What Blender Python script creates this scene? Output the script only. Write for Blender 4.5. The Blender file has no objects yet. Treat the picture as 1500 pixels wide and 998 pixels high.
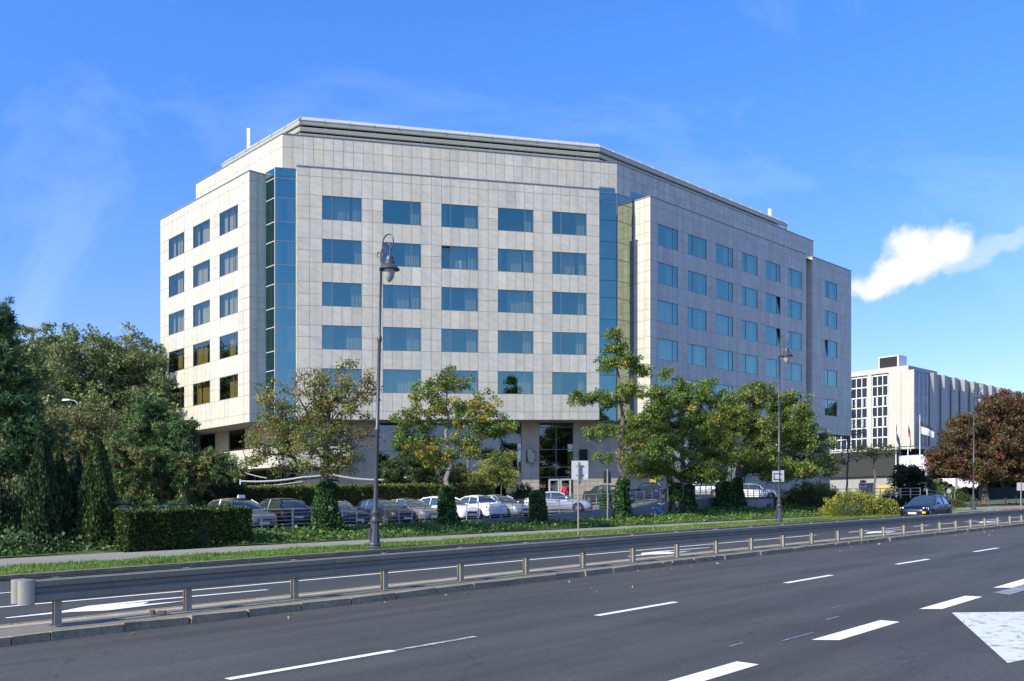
import bpy, math, random
import numpy as np
from mathutils import Vector, Matrix
random.seed(7)
rng = np.random.default_rng(7)
SC = bpy.context.scene
COL = SC.collection
PI = math.pi
# ------------------------------------------------------------------ site
SHEAR = .0262                      # vertical shear along x, ground and floors alike, fitted to the tilted image horizon
TH = math.radians(45.8)            # direction of the avenue
CT, ST = math.cos(TH), math.sin(TH)
def lerp(x, pts): return float(np.interp(x, [p[0] for p in pts], [p[1] for p in pts]))
def G(u): return -.0045*max(0, u-20)                       # the road sags away slowly
def DECK(u): return lerp(u, [(34,.62),(42,.72),(47,.95),(50,1.0),(54,1.25),(56,1.4),(61,1.57),(68,1.62),(76,1.5),(90,.2),(120,-.3)])
def BANK(u): return lerp(u, [(34,.60),(38,.36),(46,.27),(52,.35),(56,.45),(61,.75),(68,.9),(76,.8),(90,0),(120,-.3)])
KF = 26.2                                                  # far kerb
def SW0(u): return lerp(u, [(-60,30.6),(60,30.2),(90,30),(200,30)])
def SW1(u): return lerp(u, [(-60,37),(14,36.4),(20,35),(45,34.3),(67,32.4),(90,32),(200,32)])
WALLV = 38.6
def H(u, v):
    g = G(u)
    if v < KF: return g-.06
    a, b = SW0(u), SW1(u)
    if v <= b: return g+.13
    hb = BANK(u)
    if v <= 38.3: return (g+.13) + (hb-g-.13)*min(1, (v-b)/(38.3-b))**.8
    if v <= 38.75: return hb
    return DECK(u)-.12 if v < 300 else lerp(v, [(300, DECK(u)-.12), (600, -.6)])
def XY(u, v): return (u*CT-v*ST, u*ST+v*CT)
def UV(x, y): return (x*CT+y*ST, -x*ST+y*CT)
def P(x, y, z): return (x, y, z+SHEAR*x)
def R(u, v, z): x, y = XY(u, v); return P(x, y, z)
def GR(u, v, dz=0): return R(u, v, H(u, v)+dz)

# ------------------------------------------------------------------ materials
MATS = {}
def nt(name):
    m = bpy.data.materials.new(name); m.use_nodes = True
    n = m.node_tree; n.nodes.clear(); MATS[name] = m
    out = n.nodes.new('ShaderNodeOutputMaterial')
    def N(t, **k):
        nd = n.nodes.new('ShaderNode'+t)
        for a, b in k.items():
            if a[0] == '_': setattr(nd, a[1:], b)
            else: nd.inputs[a].default_value = b
        return nd
    def L(a, ao, b, bi): n.links.new(a.outputs[ao], b.inputs[bi])
    return m, n, out, N, L
def simple(name, col, rough=.6, metal=0, spec=.5, noise=0, scale=3, bump=0, coat=0, noise_xy=None):
    m, n, out, N, L = nt(name)
    b = N('BsdfPrincipled', **{'Base Color': (*col, 1), 'Roughness': rough, 'Metallic': metal, 'Specular IOR Level': spec, 'Coat Weight': coat})
    L(b, 0, out, 0)
    if noise or bump:
        g = N('NewGeometry'); mp = N('Mapping'); L(g, 'Position', mp, 'Vector')
        if noise_xy: mp.inputs['Rotation'].default_value = (0, 0, -TH); mp.inputs['Scale'].default_value = noise_xy
        t = N('TexNoise', Scale=scale, Detail=6, Roughness=.6); L(mp, 0, t, 'Vector')
        t2 = N('TexNoise', Scale=scale*9, Detail=4); L(mp, 0, t2, 'Vector')
        ma = N('Math', _operation='ADD'); L(t, 0, ma, 0); L(t2, 0, ma, 1)
        mr = N('MapRange', **{'From Min': .7, 'From Max': 1.3, 'To Min': 1-noise, 'To Max': 1+noise}); L(ma, 0, mr, 0)
        vm = N('VectorMath', _operation='SCALE'); vm.inputs[0].default_value = col; L(mr, 0, vm, 'Scale'); L(vm, 0, b, 'Base Color')
        if bump:
            bp = N('Bump', Strength=bump, Distance=.02); L(t2, 0, bp, 'Height'); L(bp, 0, b, 'Normal')
    return m
def leafmat(name, rough=.55, trans=.3):
    m, n, out, N, L = nt(name)
    a = N('Attribute', _attribute_name='Col')
    b = N('BsdfPrincipled', Roughness=rough, **{'Specular IOR Level': .35}); L(a, 'Color', b, 'Base Color')
    t = N('BsdfTranslucent'); L(a, 'Color', t, 'Color')
    mx = N('MixShader', Fac=trans); L(b, 0, mx, 1); L(t, 0, mx, 2); L(mx, 0, out, 0)
    return m
leafmat('leaf', .5, .4); leafmat('needle', .6, .12)

def asphalt(name, col, var=.16):
    m, n, out, N, L = nt(name)
    g = N('NewGeometry'); mp = N('Mapping', Rotation=(0, 0, -TH)); L(g, 'Position', mp, 'Vector')
    mp2 = N('Mapping', Scale=(.12, 1.3, 1)); L(mp, 0, mp2, 'Vector')
    tr = N('TexNoise', Scale=1.1, Detail=3); L(mp2, 0, tr, 'Vector')
    fine = N('TexNoise', Scale=17, Detail=8, Roughness=.82); L(mp, 0, fine, 'Vector')
    speck = N('TexVoronoi', Scale=55); L(mp, 0, speck, 'Vector')
    big = N('TexNoise', Scale=.35, Detail=5, Roughness=.6); L(mp, 0, big, 'Vector')
    r1 = N('MapRange', **{'From Min': .3, 'From Max': .7, 'To Min': 1-var, 'To Max': 1+var}); L(tr, 0, r1, 0)
    r2 = N('MapRange', **{'From Min': .28, 'From Max': .72, 'To Min': .58, 'To Max': 1.42}); L(fine, 0, r2, 0)
    r3 = N('MapRange', **{'From Min': .3, 'From Max': .7, 'To Min': .9, 'To Max': 1.1}); L(big, 0, r3, 0)
    m1 = N('Math', _operation='MULTIPLY'); L(r1, 0, m1, 0); L(r2, 0, m1, 1)
    m2 = N('Math', _operation='MULTIPLY'); L(m1, 0, m2, 0); L(r3, 0, m2, 1)
    # pale stones in the aggregate
    sp = N('MapRange', **{'From Min': .05, 'From Max': .16, 'To Min': 1.5, 'To Max': 1.0}); L(speck, 'Distance', sp, 0)
    m3 = N('Math', _operation='MULTIPLY'); L(m2, 0, m3, 0); L(sp, 0, m3, 1)
    # hairline cracks
    cr = N('TexVoronoi', Scale=.22, _feature='DISTANCE_TO_EDGE')
    wn = N('TexNoise', Scale=1.5, Detail=6); L(mp, 0, wn, 'Vector')
    va = N('VectorMath', _operation='ADD'); L(mp, 0, va, 0); L(wn, 'Color', va, 1); L(va, 0, cr, 'Vector')
    crm = N('MapRange', **{'From Min': .0, 'From Max': .0035, 'To Min': .55, 'To Max': 1}); L(cr, 'Distance', crm, 0)
    m4 = N('Math', _operation='MULTIPLY'); L(m3, 0, m4, 0); L(crm, 0, m4, 1)
    vm = N('VectorMath', _operation='SCALE'); vm.inputs[0].default_value = col; L(m4, 0, vm, 'Scale')
    b = N('BsdfPrincipled', Roughness=.82, **{'Specular IOR Level': .35}); L(vm, 0, b, 'Base Color')
    bp = N('Bump', Strength=.5, Distance=.01); L(fine, 0, bp, 'Height'); L(bp, 0, b, 'Normal'); L(b, 0, out, 0)
asphalt('asphalt', (.061, .060, .056), .24); asphalt('asphalt_far', (.050, .052, .049), .12); asphalt('path', (.25, .24, .20), .08)
asphalt('median', (.175, .165, .135), .14); asphalt('deckpave', (.16, .155, .15), .1)

def paint(name, col, wear, msc=(.6, 2.2, 1)):
    m, n, out, N, L = nt(name)
    g = N('NewGeometry'); mp = N('Mapping', Rotation=(0, 0, -TH), Scale=msc); L(g, 'Position', mp, 'Vector')
    t = N('TexNoise', Scale=5, Detail=8, Roughness=.75); L(mp, 0, t, 'Vector')
    r = N('MapRange', **{'From Min': wear-.05, 'From Max': wear+.07, 'To Min': 0, 'To Max': 1}); L(t, 0, r, 0)
    mx = N('MixRGB'); mx.inputs[1].default_value = (.17, .17, .18, 1); mx.inputs[2].default_value = (*col, 1); L(r, 0, mx, 0)
    b = N('BsdfPrincipled', Roughness=.7); L(mx, 0, b, 'Base Color'); L(b, 0, out, 0)
paint('paint', (.78, .78, .77), .28); paint('paint_worn', (.52, .53, .53), .50); paint('paint_triangle', (.60, .60, .585), .415, (1.1, 1.5, 1)); paint('paint_ghost', (.30, .31, .36), .5)

def stone(name, base, joint_dark=False):
    m, n, out, N, L = nt(name)
    a = N('Attribute', _attribute_name='Col'); g = N('NewGeometry')
    mp = N('Mapping', Rotation=(.5, .6, .3), Scale=(.55, .55, 1.6)); L(g, 'Position', mp, 'Vector')
    # every slab has its own veins: shift the texture by the slab's tint
    sc = N('VectorMath', _operation='SCALE', Scale=60.); L(a, 'Color', sc, 0)
    ad = N('VectorMath', _operation='ADD'); L(mp, 0, ad, 0); L(sc, 0, ad, 1)
    t = N('TexNoise', Scale=.9, Detail=7, Roughness=.62, Distortion=1.3); L(ad, 0, t, 'Vector')
    w = N('TexWave', Scale=.5, Distortion=9, Detail=4, **{'Detail Scale': 1.2}); L(ad, 0, w, 'Vector')
    cr = N('ValToRGB'); L(t, 0, cr, 0)
    cr.color_ramp.elements[0].position = .3; cr.color_ramp.elements[0].color = (base[0]*.90, base[1]*.91, base[2]*.93, 1)
    cr.color_ramp.elements[1].position = .68; cr.color_ramp.elements[1].color = (base[0]*1.07, base[1]*1.06, base[2]*1.03, 1)
    wr = N('MapRange', **{'From Min': .0, 'From Max': .25, 'To Min': .93, 'To Max': 1.0}); L(w, 'Fac', wr, 0)
    v1 = N('VectorMath', _operation='SCALE'); L(cr, 0, v1, 0); L(wr, 0, v1, 'Scale')
    v2 = N('VectorMath', _operation='MULTIPLY'); L(v1, 0, v2, 0); L(a, 'Color', v2, 1)
    # rain streaks
    ms = N('Mapping', Scale=(1.2, 1.2, .06)); L(g, 'Position', ms, 'Vector')
    st = N('TexNoise', Scale=1.6, Detail=4); L(ms, 0, st, 'Vector')
    sr = N('MapRange', **{'From Min': .3, 'From Max': .7, 'To Min': .90, 'To Max': 1.07}); L(st, 0, sr, 0)
    v3 = N('VectorMath', _operation='SCALE'); L(v2, 0, v3, 0); L(sr, 0, v3, 'Scale')
    b = N('BsdfPrincipled', Roughness=.5, **{'Specular IOR Level': .35}); L(v3, 0, b, 'Base Color'); L(b, 0, out, 0)
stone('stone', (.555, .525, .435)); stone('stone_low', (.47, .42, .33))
simple('joint', (.37, .33, .26), .9)
simple('coping', (.30, .30, .30), .45, .4)
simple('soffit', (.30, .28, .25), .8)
simple('inside', (.035, .035, .032), .9)  # near-black, stands in for the shade inside rooms and recesses
simple('metal_frame', (.20, .21, .21), .45, .3)
simple('frame_light', (.62, .63, .62), .45, .2)
simple('louvre', (.44, .45, .36), .45, .15, noise=.08, scale=.6)
simple('louvre_top', (.46, .455, .42), .5, .1, noise=.06, scale=.8)
simple('roofgrey', (.2, .2, .2), .9)
def glass(name, refl, trans, fac):
    m, n, out, N, L = nt(name)
    g = N('NewGeometry'); t = N('TexNoise', Scale=.55, Detail=2); L(g, 'Position', t, 'Vector')
    bp = N('Bump', Strength=.05, Distance=.06); L(t, 0, bp, 'Height')
    gl = N('BsdfGlossy', Roughness=.012, Color=(*refl, 1)); L(bp, 0, gl, 'Normal')
    tr = N('BsdfTransparent', Color=(*trans, 1))
    mx = N('MixShader', Fac=fac); L(tr, 0, mx, 1); L(gl, 0, mx, 2); L(mx, 0, out, 0)
glass('glass', (.27, .46, .38), (.66, .70, .60), .58)
glass('glass_left', (.34, .46, .38), (.75, .72, .55), .5)
glass('glass_bay', (.24, .44, .38), (.52, .56, .5), .72)
glass('glass_side', (.36, .42, .34), (.5, .5, .45), .8)
glass('glass_clear', (.24, .30, .29), (.30, .34, .33), .5)
simple('curtain', (.85, .80, .64), .9)
simple('curtain_gold', (.62, .50, .24), .9)
simple('concrete', (.30, .29, .28), .85, noise=.15, scale=1.2, bump=.2)
simple('kerb', (.27, .215, .135), .9, noise=.38, scale=2.3, bump=.5)
simple('median_edge', (.36, .31, .235), .9, noise=.22, scale=3, bump=.3)
simple('block_wall', (.20, .195, .19), .85, noise=.2, scale=1, bump=.2)
simple('lantern', (.55, .66, .68), .25)
simple('cast', (.30, .29, .265), .85, noise=.15, scale=1.5)
simple('galv', (.225, .205, .155), .55, .1, noise=.14, scale=2.5)
simple('galv_cap', (.29, .28, .235), .55, .15, noise=.12, scale=4)
simple('galv_post', (.31, .285, .22), .5, .25, noise=.12, scale=6)
simple('lamp_iron', (.075, .08, .09), .45, .35, noise=.15, scale=4)
simple('lamp_glass', (.33, .34, .30), .25)
simple('steel', (.44, .43, .41), .4, .25)
simple('sign_back', (.50, .51, .52), .5, .3, noise=.06, scale=4)
simple('sign_dark', (.10, .11, .12), .5, .3)
simple('void', (.02, .02, .018), .9)
simple('white_paint', (.78, .78, .76), .5)
simple('red', (.62, .03, .03), .4); simple('redcloth', (.72, .03, .07), .8); simple('purple', (.25, .05, .35), .5)
simple('bark', (.13, .10, .085), .9, noise=.35, scale=6, bump=.6); simple('bark_pale', (.24, .21, .18), .9, noise=.35, scale=6, bump=.6)
simple('soil', (.085, .085, .04), .95, noise=.4, scale=1.5, bump=.4)
simple('grass_base', (.085, .125, .03), .95, noise=.35, scale=2.5, bump=.4)
simple('ivy_base', (.05, .085, .022), .95, noise=.5, scale=3, bump=.5)
simple('hedge_core', (.02, .032, .012), .95)
simple('tyre', (.02, .02, .02), .85); simple('rim', (.45, .45, .46), .3, .8); simple('rim_dark', (.10, .10, .10), .4, .7)
simple('carglass', (.03, .045, .05), .04, 0, 1.0, coat=1)
simple('headlamp', (.75, .78, .80), .08, .3, coat=1); simple('taillamp', (.45, .015, .02), .15, coat=1); simple('amber', (.9, .25, .01), .2)
simple('black_trim', (.018, .018, .02), .4); simple('plate', (.72, .73, .74), .5); simple('plateblue', (.03, .08, .4), .5)
simple('chrome', (.7, .7, .7), .12, 1)
simple('bluebike', (.02, .12, .45), .4); simple('teal', (.02, .45, .35), .4)
simple('skin', (.45, .27, .19), .6); simple('hair', (.04, .025, .018), .7); simple('jeans', (.05, .06, .10), .8)
simple('stonewhite', (.47, .445, .38), .7, noise=.06, scale=.5)
simple('shadewall', (.48, .49, .55), .7, noise=.05, scale=.5)  # bluish grey of shade mixed into the lower wall colour
simple('pane_dark', (.015, .022, .028), .25, 0, .35)
simple('darkwall', (.035, .045, .035), .9, noise=.25, scale=1.5)
simple('red_path', (.40, .13, .08), .9)
simple('flag_navy', (.03, .04, .09), .8); simple('flag_red', (.5, .05, .04), .8); simple('flag_white', (.6, .6, .62), .8)
simple('yellow', (.50, .38, .08), .5); simple('canopy_white', (.40, .40, .37), .6); simple('blue_sign', (.05, .09, .15), .4)
CARC = {}
def carpaint(name, col, metal=.5):
    if name not in CARC: CARC[name] = simple('car_'+name, col, .3, metal, .4, coat=.6 if max(col) > .15 else .25)
    return CARC[name]

# ------------------------------------------------------------------ mesh builder
def setp(o, label=None, cat=None, group=None, kind=None):
    if label: o['label'] = label
    if cat: o['category'] = cat
    if group: o['group'] = group
    if kind: o['kind'] = kind
    return o
class MB:
    def __init__(s): s.v = []; s.f = []; s.m = []; s.c = []; s.hascol = False
    def face(s, pts, mi=0, col=None):
        k = len(s.v); s.v += [tuple(p) for p in pts]; s.f.append(tuple(range(k, k+len(pts)))); s.m.append(mi)
        if col is not None: s.hascol = True
        s.c += [col or (1, 1, 1)]*len(pts)
    def add(s, verts, faces, mi=0):
        k = len(s.v); s.v += [tuple(p) for p in verts]; s.c += [(1, 1, 1)]*len(verts)
        for f in faces: s.f.append(tuple(k+i for i in f)); s.m.append(mi)
    def pbox(s, o, a, b, c, mi=0):              # parallelepiped
        o, a, b, c = map(Vector, (o, a, b, c))
        vs = [o, o+a, o+a+b, o+b, o+c, o+a+c, o+a+b+c, o+b+c]
        s.add(vs, [(0, 3, 2, 1), (4, 5, 6, 7), (0, 1, 5, 4), (1, 2, 6, 5), (2, 3, 7, 6), (3, 0, 4, 7)], mi)
    def box(s, x0, x1, y0, y1, z0, z1, mi=0): s.pbox((x0, y0, z0), (x1-x0, 0, 0), (0, y1-y0, 0), (0, 0, z1-z0), mi)
    def hexa(s, b4, t4, mi=0):                  # four bottom + four top corners
        s.add(list(b4)+list(t4), [(3, 2, 1, 0), (4, 5, 6, 7), (0, 1, 5, 4), (1, 2, 6, 5), (2, 3, 7, 6), (3, 0, 4, 7)], mi)
    def tube(s, path, r, n=8, mi=0, cap=True):
        path = [Vector(p) for p in path]; rs = r if isinstance(r, (list, tuple)) else [r]*len(path)
        k = len(s.v)
        for i, p in enumerate(path):
            d = (path[min(i+1, len(path)-1)]-path[max(i-1, 0)])
            d = d.normalized() if d.length > 1e-9 else Vector((0, 0, 1))
            a = d.cross(Vector((0, 0, 1)) if abs(d.z) < .9 else Vector((1, 0, 0))).normalized(); b = d.cross(a)
            for j in range(n):
                t = 2*PI*j/n; s.v.append(tuple(p+(a*math.cos(t)+b*math.sin(t))*rs[i])); s.c.append((1, 1, 1))
        for i in range(len(path)-1):
            for j in range(n):
                s.f.append((k+i*n+j, k+i*n+(j+1) % n, k+(i+1)*n+(j+1) % n, k+(i+1)*n+j)); s.m.append(mi)
        if cap:
            s.f.append(tuple(k+j for j in range(n))[::-1]); s.m.append(mi)
            s.f.append(tuple(k+(len(path)-1)*n+j for j in range(n))); s.m.append(mi)
    def lathe(s, prof, n=16, c=(0, 0, 0), mi=0, flute=0, M=None):
        k = len(s.v)
        for r, z in prof:
            for j in range(n):
                t = 2*PI*j/n; rr = r*(1-flute*(j % 2)); p = Vector((rr*math.cos(t), rr*math.sin(t), z))
                if M: p = M @ p
                s.v.append((p.x+c[0], p.y+c[1], p.z+c[2])); s.c.append((1, 1, 1))
        for i in range(len(prof)-1):
            for j in range(n):
                s.f.append((k+i*n+j, k+i*n+(j+1) % n, k+(i+1)*n+(j+1) % n, k+(i+1)*n+j)); s.m.append(mi)
        s.f.append(tuple(k+j for j in range(n))[::-1]); s.m.append(mi)
        s.f.append(tuple(k+(len(prof)-1)*n+j for j in range(n))); s.m.append(mi)
    def build(s, name, mats, parent=None, origin=(0, 0, 0), smooth=False):
        if not isinstance(mats, (list, tuple)): mats = [mats]
        me = bpy.data.meshes.new(name); ox, oy, oz = origin
        me.from_pydata([(x-ox, y-oy, z-oz) for x, y, z in s.v], [], s.f)
        for m in mats: me.materials.append(MATS[m] if isinstance(m, str) else m)
        me.polygons.foreach_set('material_index', s.m)
        if s.hascol:
            a = me.color_attributes.new('Col', 'FLOAT_COLOR', 'POINT')
            a.data.foreach_set('color', [q for c in s.c for q in (*c, 1)])
        if smooth:
            me.polygons.foreach_set('use_smooth', [True]*len(s.f))
            try: me.set_sharp_from_angle(angle=math.radians(38))
            except Exception: pass
        me.update()
        o = bpy.data.objects.new(name, me); COL.objects.link(o)
        if parent: o.parent = parent
        else: o.location = origin
        return o
def root(name, loc, label, cat, group=None, rz=0, kind=None):
    o = bpy.data.objects.new(name, None); COL.objects.link(o); o.location = loc; o.rotation_euler = (0, 0, rz)
    o.empty_display_size = .2
    return setp(o, label, cat, group, kind)

# leaf clouds straight from numpy
def leafmesh(name, cen, size, cols, mat, parent=None, aspect=.55, up=.0, origin=None, fold=.25, dirs=None):
    n = len(cen)
    d = rng.normal(size=(n, 3)) if dirs is None else dirs+rng.normal(size=(n, 3))*.25
    d[:, 2] += up
    d /= np.linalg.norm(d, axis=1)[:, None]
    e = rng.normal(size=(n, 3)); e -= (e*d).sum(1)[:, None]*d; e /= np.linalg.norm(e, axis=1)[:, None]
    nn = np.cross(d, e)
    s = (size*(.6+.8*rng.random(n)))[:, None]
    a = cen-d*s*.5; b = cen+e*s*aspect*.5+nn*s*fold*.3; c = cen+d*s*.5; dd = cen-e*s*aspect*.5+nn*s*fold*.3
    V = np.stack([a, b, c, dd], 1).reshape(-1, 3)
    if origin is not None: V = V-np.array(origin)
    me = bpy.data.meshes.new(name)
    me.vertices.add(4*n); me.vertices.foreach_set('co', V.ravel())
    me.loops.add(4*n); me.loops.foreach_set('vertex_index', np.arange(4*n, dtype=np.int32))
    me.polygons.add(n); me.polygons.foreach_set('loop_start', np.arange(0, 4*n, 4, dtype=np.int32)); me.polygons.foreach_set('loop_total', np.full(n, 4, dtype=np.int32))
    me.update(calc_edges=True)
    at = me.color_attributes.new('Col', 'FLOAT_COLOR', 'POINT')
    C = np.ones((n, 4, 4)); C[:, :, :3] = cols[:, None, :]; at.data.foreach_set('color', C.ravel())
    me.materials.append(MATS[mat])
    o = bpy.data.objects.new(name, me); COL.objects.link(o)
    if parent: o.parent = parent
    elif origin is not None: o.location = origin
    return o
def pal(n, cols, w, jit=.25):
    cols = np.array(cols); w = np.array(w, float); w /= w.sum()
    k = rng.choice(len(cols), n, p=w)
    return cols[k]*(1+jit*rng.normal(size=(n, 1))).clip(.4, 1.8)

# ------------------------------------------------------------------ ground and roads
def strip(name, us, f0, f1, dz, mat, thick=0, sub=1, kind='structure'):
    """sheet between the lines v=f0(u) and v=f1(u); dz(u) is its height"""
    b = MB(); k = 0
    rows = [(R(u, f0(u), dz(u)), R(u, f1(u), dz(u))) for u in us]
    for (a, c), (a2, c2) in zip(rows, rows[1:]):
        b.face([a, a2, c2, c])
        if thick:
            for p, q in ((a, a2), (c2, c)): b.face([(p[0], p[1], p[2]-thick), (q[0], q[1], q[2]-thick), q, p])
    if thick:
        for a, c in (rows[0], rows[-1]): b.face([(a[0], a[1], a[2]-thick), (c[0], c[1], c[2]-thick), c, a])
    return setp(b.build(name, mat), kind=kind)
K = lambda v: (lambda u: v)
US = list(range(-60, 21, 4))+list(range(22, 121, 2))+[140, 170, 220, 300]
us = [-600, -300, -150, -80]+list(range(-60, 121, 3))+[135, 160, 200, 300, 500, 900]
vs = [-500, -200, -80, -30, 0, 13, 15, 20, 25, 26.19, 26.21, 27, 28, 29, 30]+[30.5+.5*i for i in range(16)]+[38.3, 38.6, 38.74, 38.8, 42, 48, 60, 80, 120, 200, 299, 400, 600, 1200]
vs = sorted(set(vs))
b = MB()
grid = [[R(u, v, H(u, v)-(.03 if v < 27 else 0)) for v in vs] for u in us]
nv = len(vs)
b.add([p for r in grid for p in r], [(i*nv+j, (i+1)*nv+j, (i+1)*nv+j+1, i*nv+j+1) for i in range(len(us)-1) for j in range(nv-1)])
setp(b.build('ground', 'soil', smooth=True), kind='structure')
strip('near_carriageway', US, K(-14), K(13.2), lambda u: G(u), 'asphalt')
strip('far_carriageway', US, K(14.85), K(26.2), lambda u: G(u)+.002, 'asphalt_far')
strip('sidewalk', US, SW0, SW1, lambda u: G(u)+.15, 'path', .1)
strip('grass_verge', US, K(26.42), lambda u: SW0(u)-.004, lambda u: G(u)+.142, 'grass_base')
# planted bank up to the retaining wall
b = MB()
bv = [0, .15, .3, .45, .6, .75, .9, 1.0]
us2 = list(range(-60, 118, 2))
g2 = [[R(u, SW1(u)+.005+(38.35-SW1(u))*t, H(u, SW1(u)+(38.3-SW1(u))*t)+.03+.05*rng.random()) for t in bv] for u in us2]
b.add([p for r in g2 for p in r], [(i*8+j, (i+1)*8+j, (i+1)*8+j+1, i*8+j+1) for i in range(len(us2)-1) for j in range(7)])
setp(b.build('planted_bank', 'ivy_base', smooth=True), kind='structure')
# parking deck behind the wall
strip('parking_lot', list(range(14, 100, 2)), K(38.75), K(62), lambda u: DECK(u), 'deckpave', .1)
strip('far_kerb', US, K(26.205), K(26.41), lambda u: G(u)+.15, 'kerb', .16)
# median: concrete kerbs and worn asphalt fill
strip('median_fill', US, K(13.36), K(14.36), lambda u: G(u)+.115, 'median', .1)
strip('median_edge_slabs', US, K(14.365), K(14.682), lambda u: G(u)+.118, 'median_edge', .1)
b = MB()
u = -40.
while u < 110:
    ln = 1.0 if rng.random() > .12 else .5
    j = rng.normal()*.012; z = G(u)
    rx, dz = .004+.012*abs(rng.normal())**2, .006*rng.normal()
    b.hexa([R(u+.01, 13.2+j, z-.06), R(u+ln-.01, 13.2+j, z-.06), R(u+ln-.01, 13.355, z-.06), R(u+.01, 13.355, z-.06)],
           [R(u+rx, 13.22+j, z+.12+dz), R(u+ln-rx, 13.22+j+.01*rng.normal(), z+.12-dz), R(u+ln-.01, 13.355, z+.12), R(u+.01, 13.355, z+.12)])
    b.hexa([R(u+.01, 14.685, z-.06), R(u+ln-.01, 14.685, z-.06), R(u+ln-.01, 14.85, z-.06), R(u+.01, 14.85, z-.06)],
           [R(u+.01, 14.685, z+.125), R(u+ln-.01, 14.685, z+.125), R(u+ln-.02, 14.83, z+.12), R(u+.02, 14.83, z+.12)])
    u += ln
setp(b.build('median_kerbs', 'kerb'), kind='structure')
# dust and grit gathered along the kerb
# ---- road markings
def mark(polys, name, mat='paint', dz=.006):
    b = MB()
    for p in polys: b.face([R(u, v, G(u)+dz) for u, v in p])
    return setp(b.build(name, mat), kind='structure')
def dash(u0, u1, v0, v1): return [(u0, v0), (u1, v0), (u1, v1), (u0, v1)]
mark([dash(-14.3, -8.2, 8.48, 8.62), dash(-2.2, 2.1, 8.48, 8.62)]+[dash(a, c, 8.50, 8.63) for a, c in ((4.62, 6.78), (10.63, 12.72), (16.53, 18.58), (22.1, 24.2), (27.75, 29.9), (33.4, 35.5), (39.1, 41.2), (44.8, 46.9), (50.5, 52.6), (56, 58))], 'lane_dashes')
mark([dash(6.8, 8.12, 8.52, 8.61)], 'lane_dashes', 'paint_worn')
mark([[(a, 4.66+.012*(a-7)), (c, 4.66+.012*(c-7)), (c+.02, 4.93+.012*(c-7)), (a-.16, 4.93+.012*(a-7))] for a, c in ((6.9, 8.46), (10.4, 12.3), (13.95, 15.85), (17.55, 19.4), (21.1, 23), (24.7, 26.5))], 'wide_dashes')
mark([[(13.61, 4.50), (9.95, 2.76), (16.3, .9)]], 'give_way_triangle', 'paint_triangle')
mark([[(16.55, 4.82), (16.35, 4.5), (17.4, 4.5), (18.4, 4.62), (18.0, 4.80), (17.3, 4.78)]], 'worn_patch', 'paint_ghost')
mark([dash(9.3, 9.6, 5.5, 5.53), dash(12.0, 12.4, 5.6, 5.63), dash(10.0, 10.8, 5.2, 5.23), dash(13.3, 13.6, 6.1, 6.13)], 'paint_scraps', 'paint_ghost')
sl = lambda u: lerp(u, [(-60, 19.6), (5, 18.85), (10, 18.55), (18, 18.3), (30, 18.2), (60, 18.05), (200, 18)])
b = MB()
for a in range(-40, 38, 2): b.face([R(q, sl(q)+w, G(q)+.008) for q, w in ((a, 0), (a+2, 0), (a+2, .15), (a, .15))])
setp(b.build('solid_line', 'paint'), kind='structure')
mark([dash(a, a+2.2, 18.1, 18.24) for a in (41.2, 45.2, 49.2, 53.2, 57.2, 61.2, 66)]+[dash(a, a+3.5, 22.2, 22.34) for a in range(-30, 90, 12)], 'far_dashes')
ar = [[(5.0, 16.72), (6.0, 16.70), (6.9, 17.18), (7.9, 17.30), (10.2, 17.12), (10.2, 17.25), (7.6, 17.52), (6.6, 17.46), (5.9, 16.95), (5.0, 16.84)], [(6.0, 16.70), (6.5, 16.33), (8.2, 16.62), (7.3, 16.72), (7.6, 17.1), (6.9, 17.18)]]
def shift(ps, du, dv=0): return [[(u+du, v+dv) for u, v in p] for p in ps]
mark(ar+shift(ar, 17.1, -.2)+shift(ar, 34.5, -.1)+shift(ar, 50, -.1), 'lane_arrows', dz=.010)
# fallen leaves on the asphalt
n = 120
uu = rng.uniform(-2, 60, n); vv = rng.uniform(1, 12.5, n)
k = rng.random(n) < .6; vv[k] = 12.9-rng.exponential(.35, k.sum())
c = np.array([R(a, q, G(a)+.02) for a, q in zip(uu, vv)])
setp(leafmesh('fallen_leaves', c, np.full(n, .075), pal(n, [(.50, .33, .06), (.45, .22, .08), (.55, .45, .15)], [3, 2, 1]), 'leaf'), kind='stuff')

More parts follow.
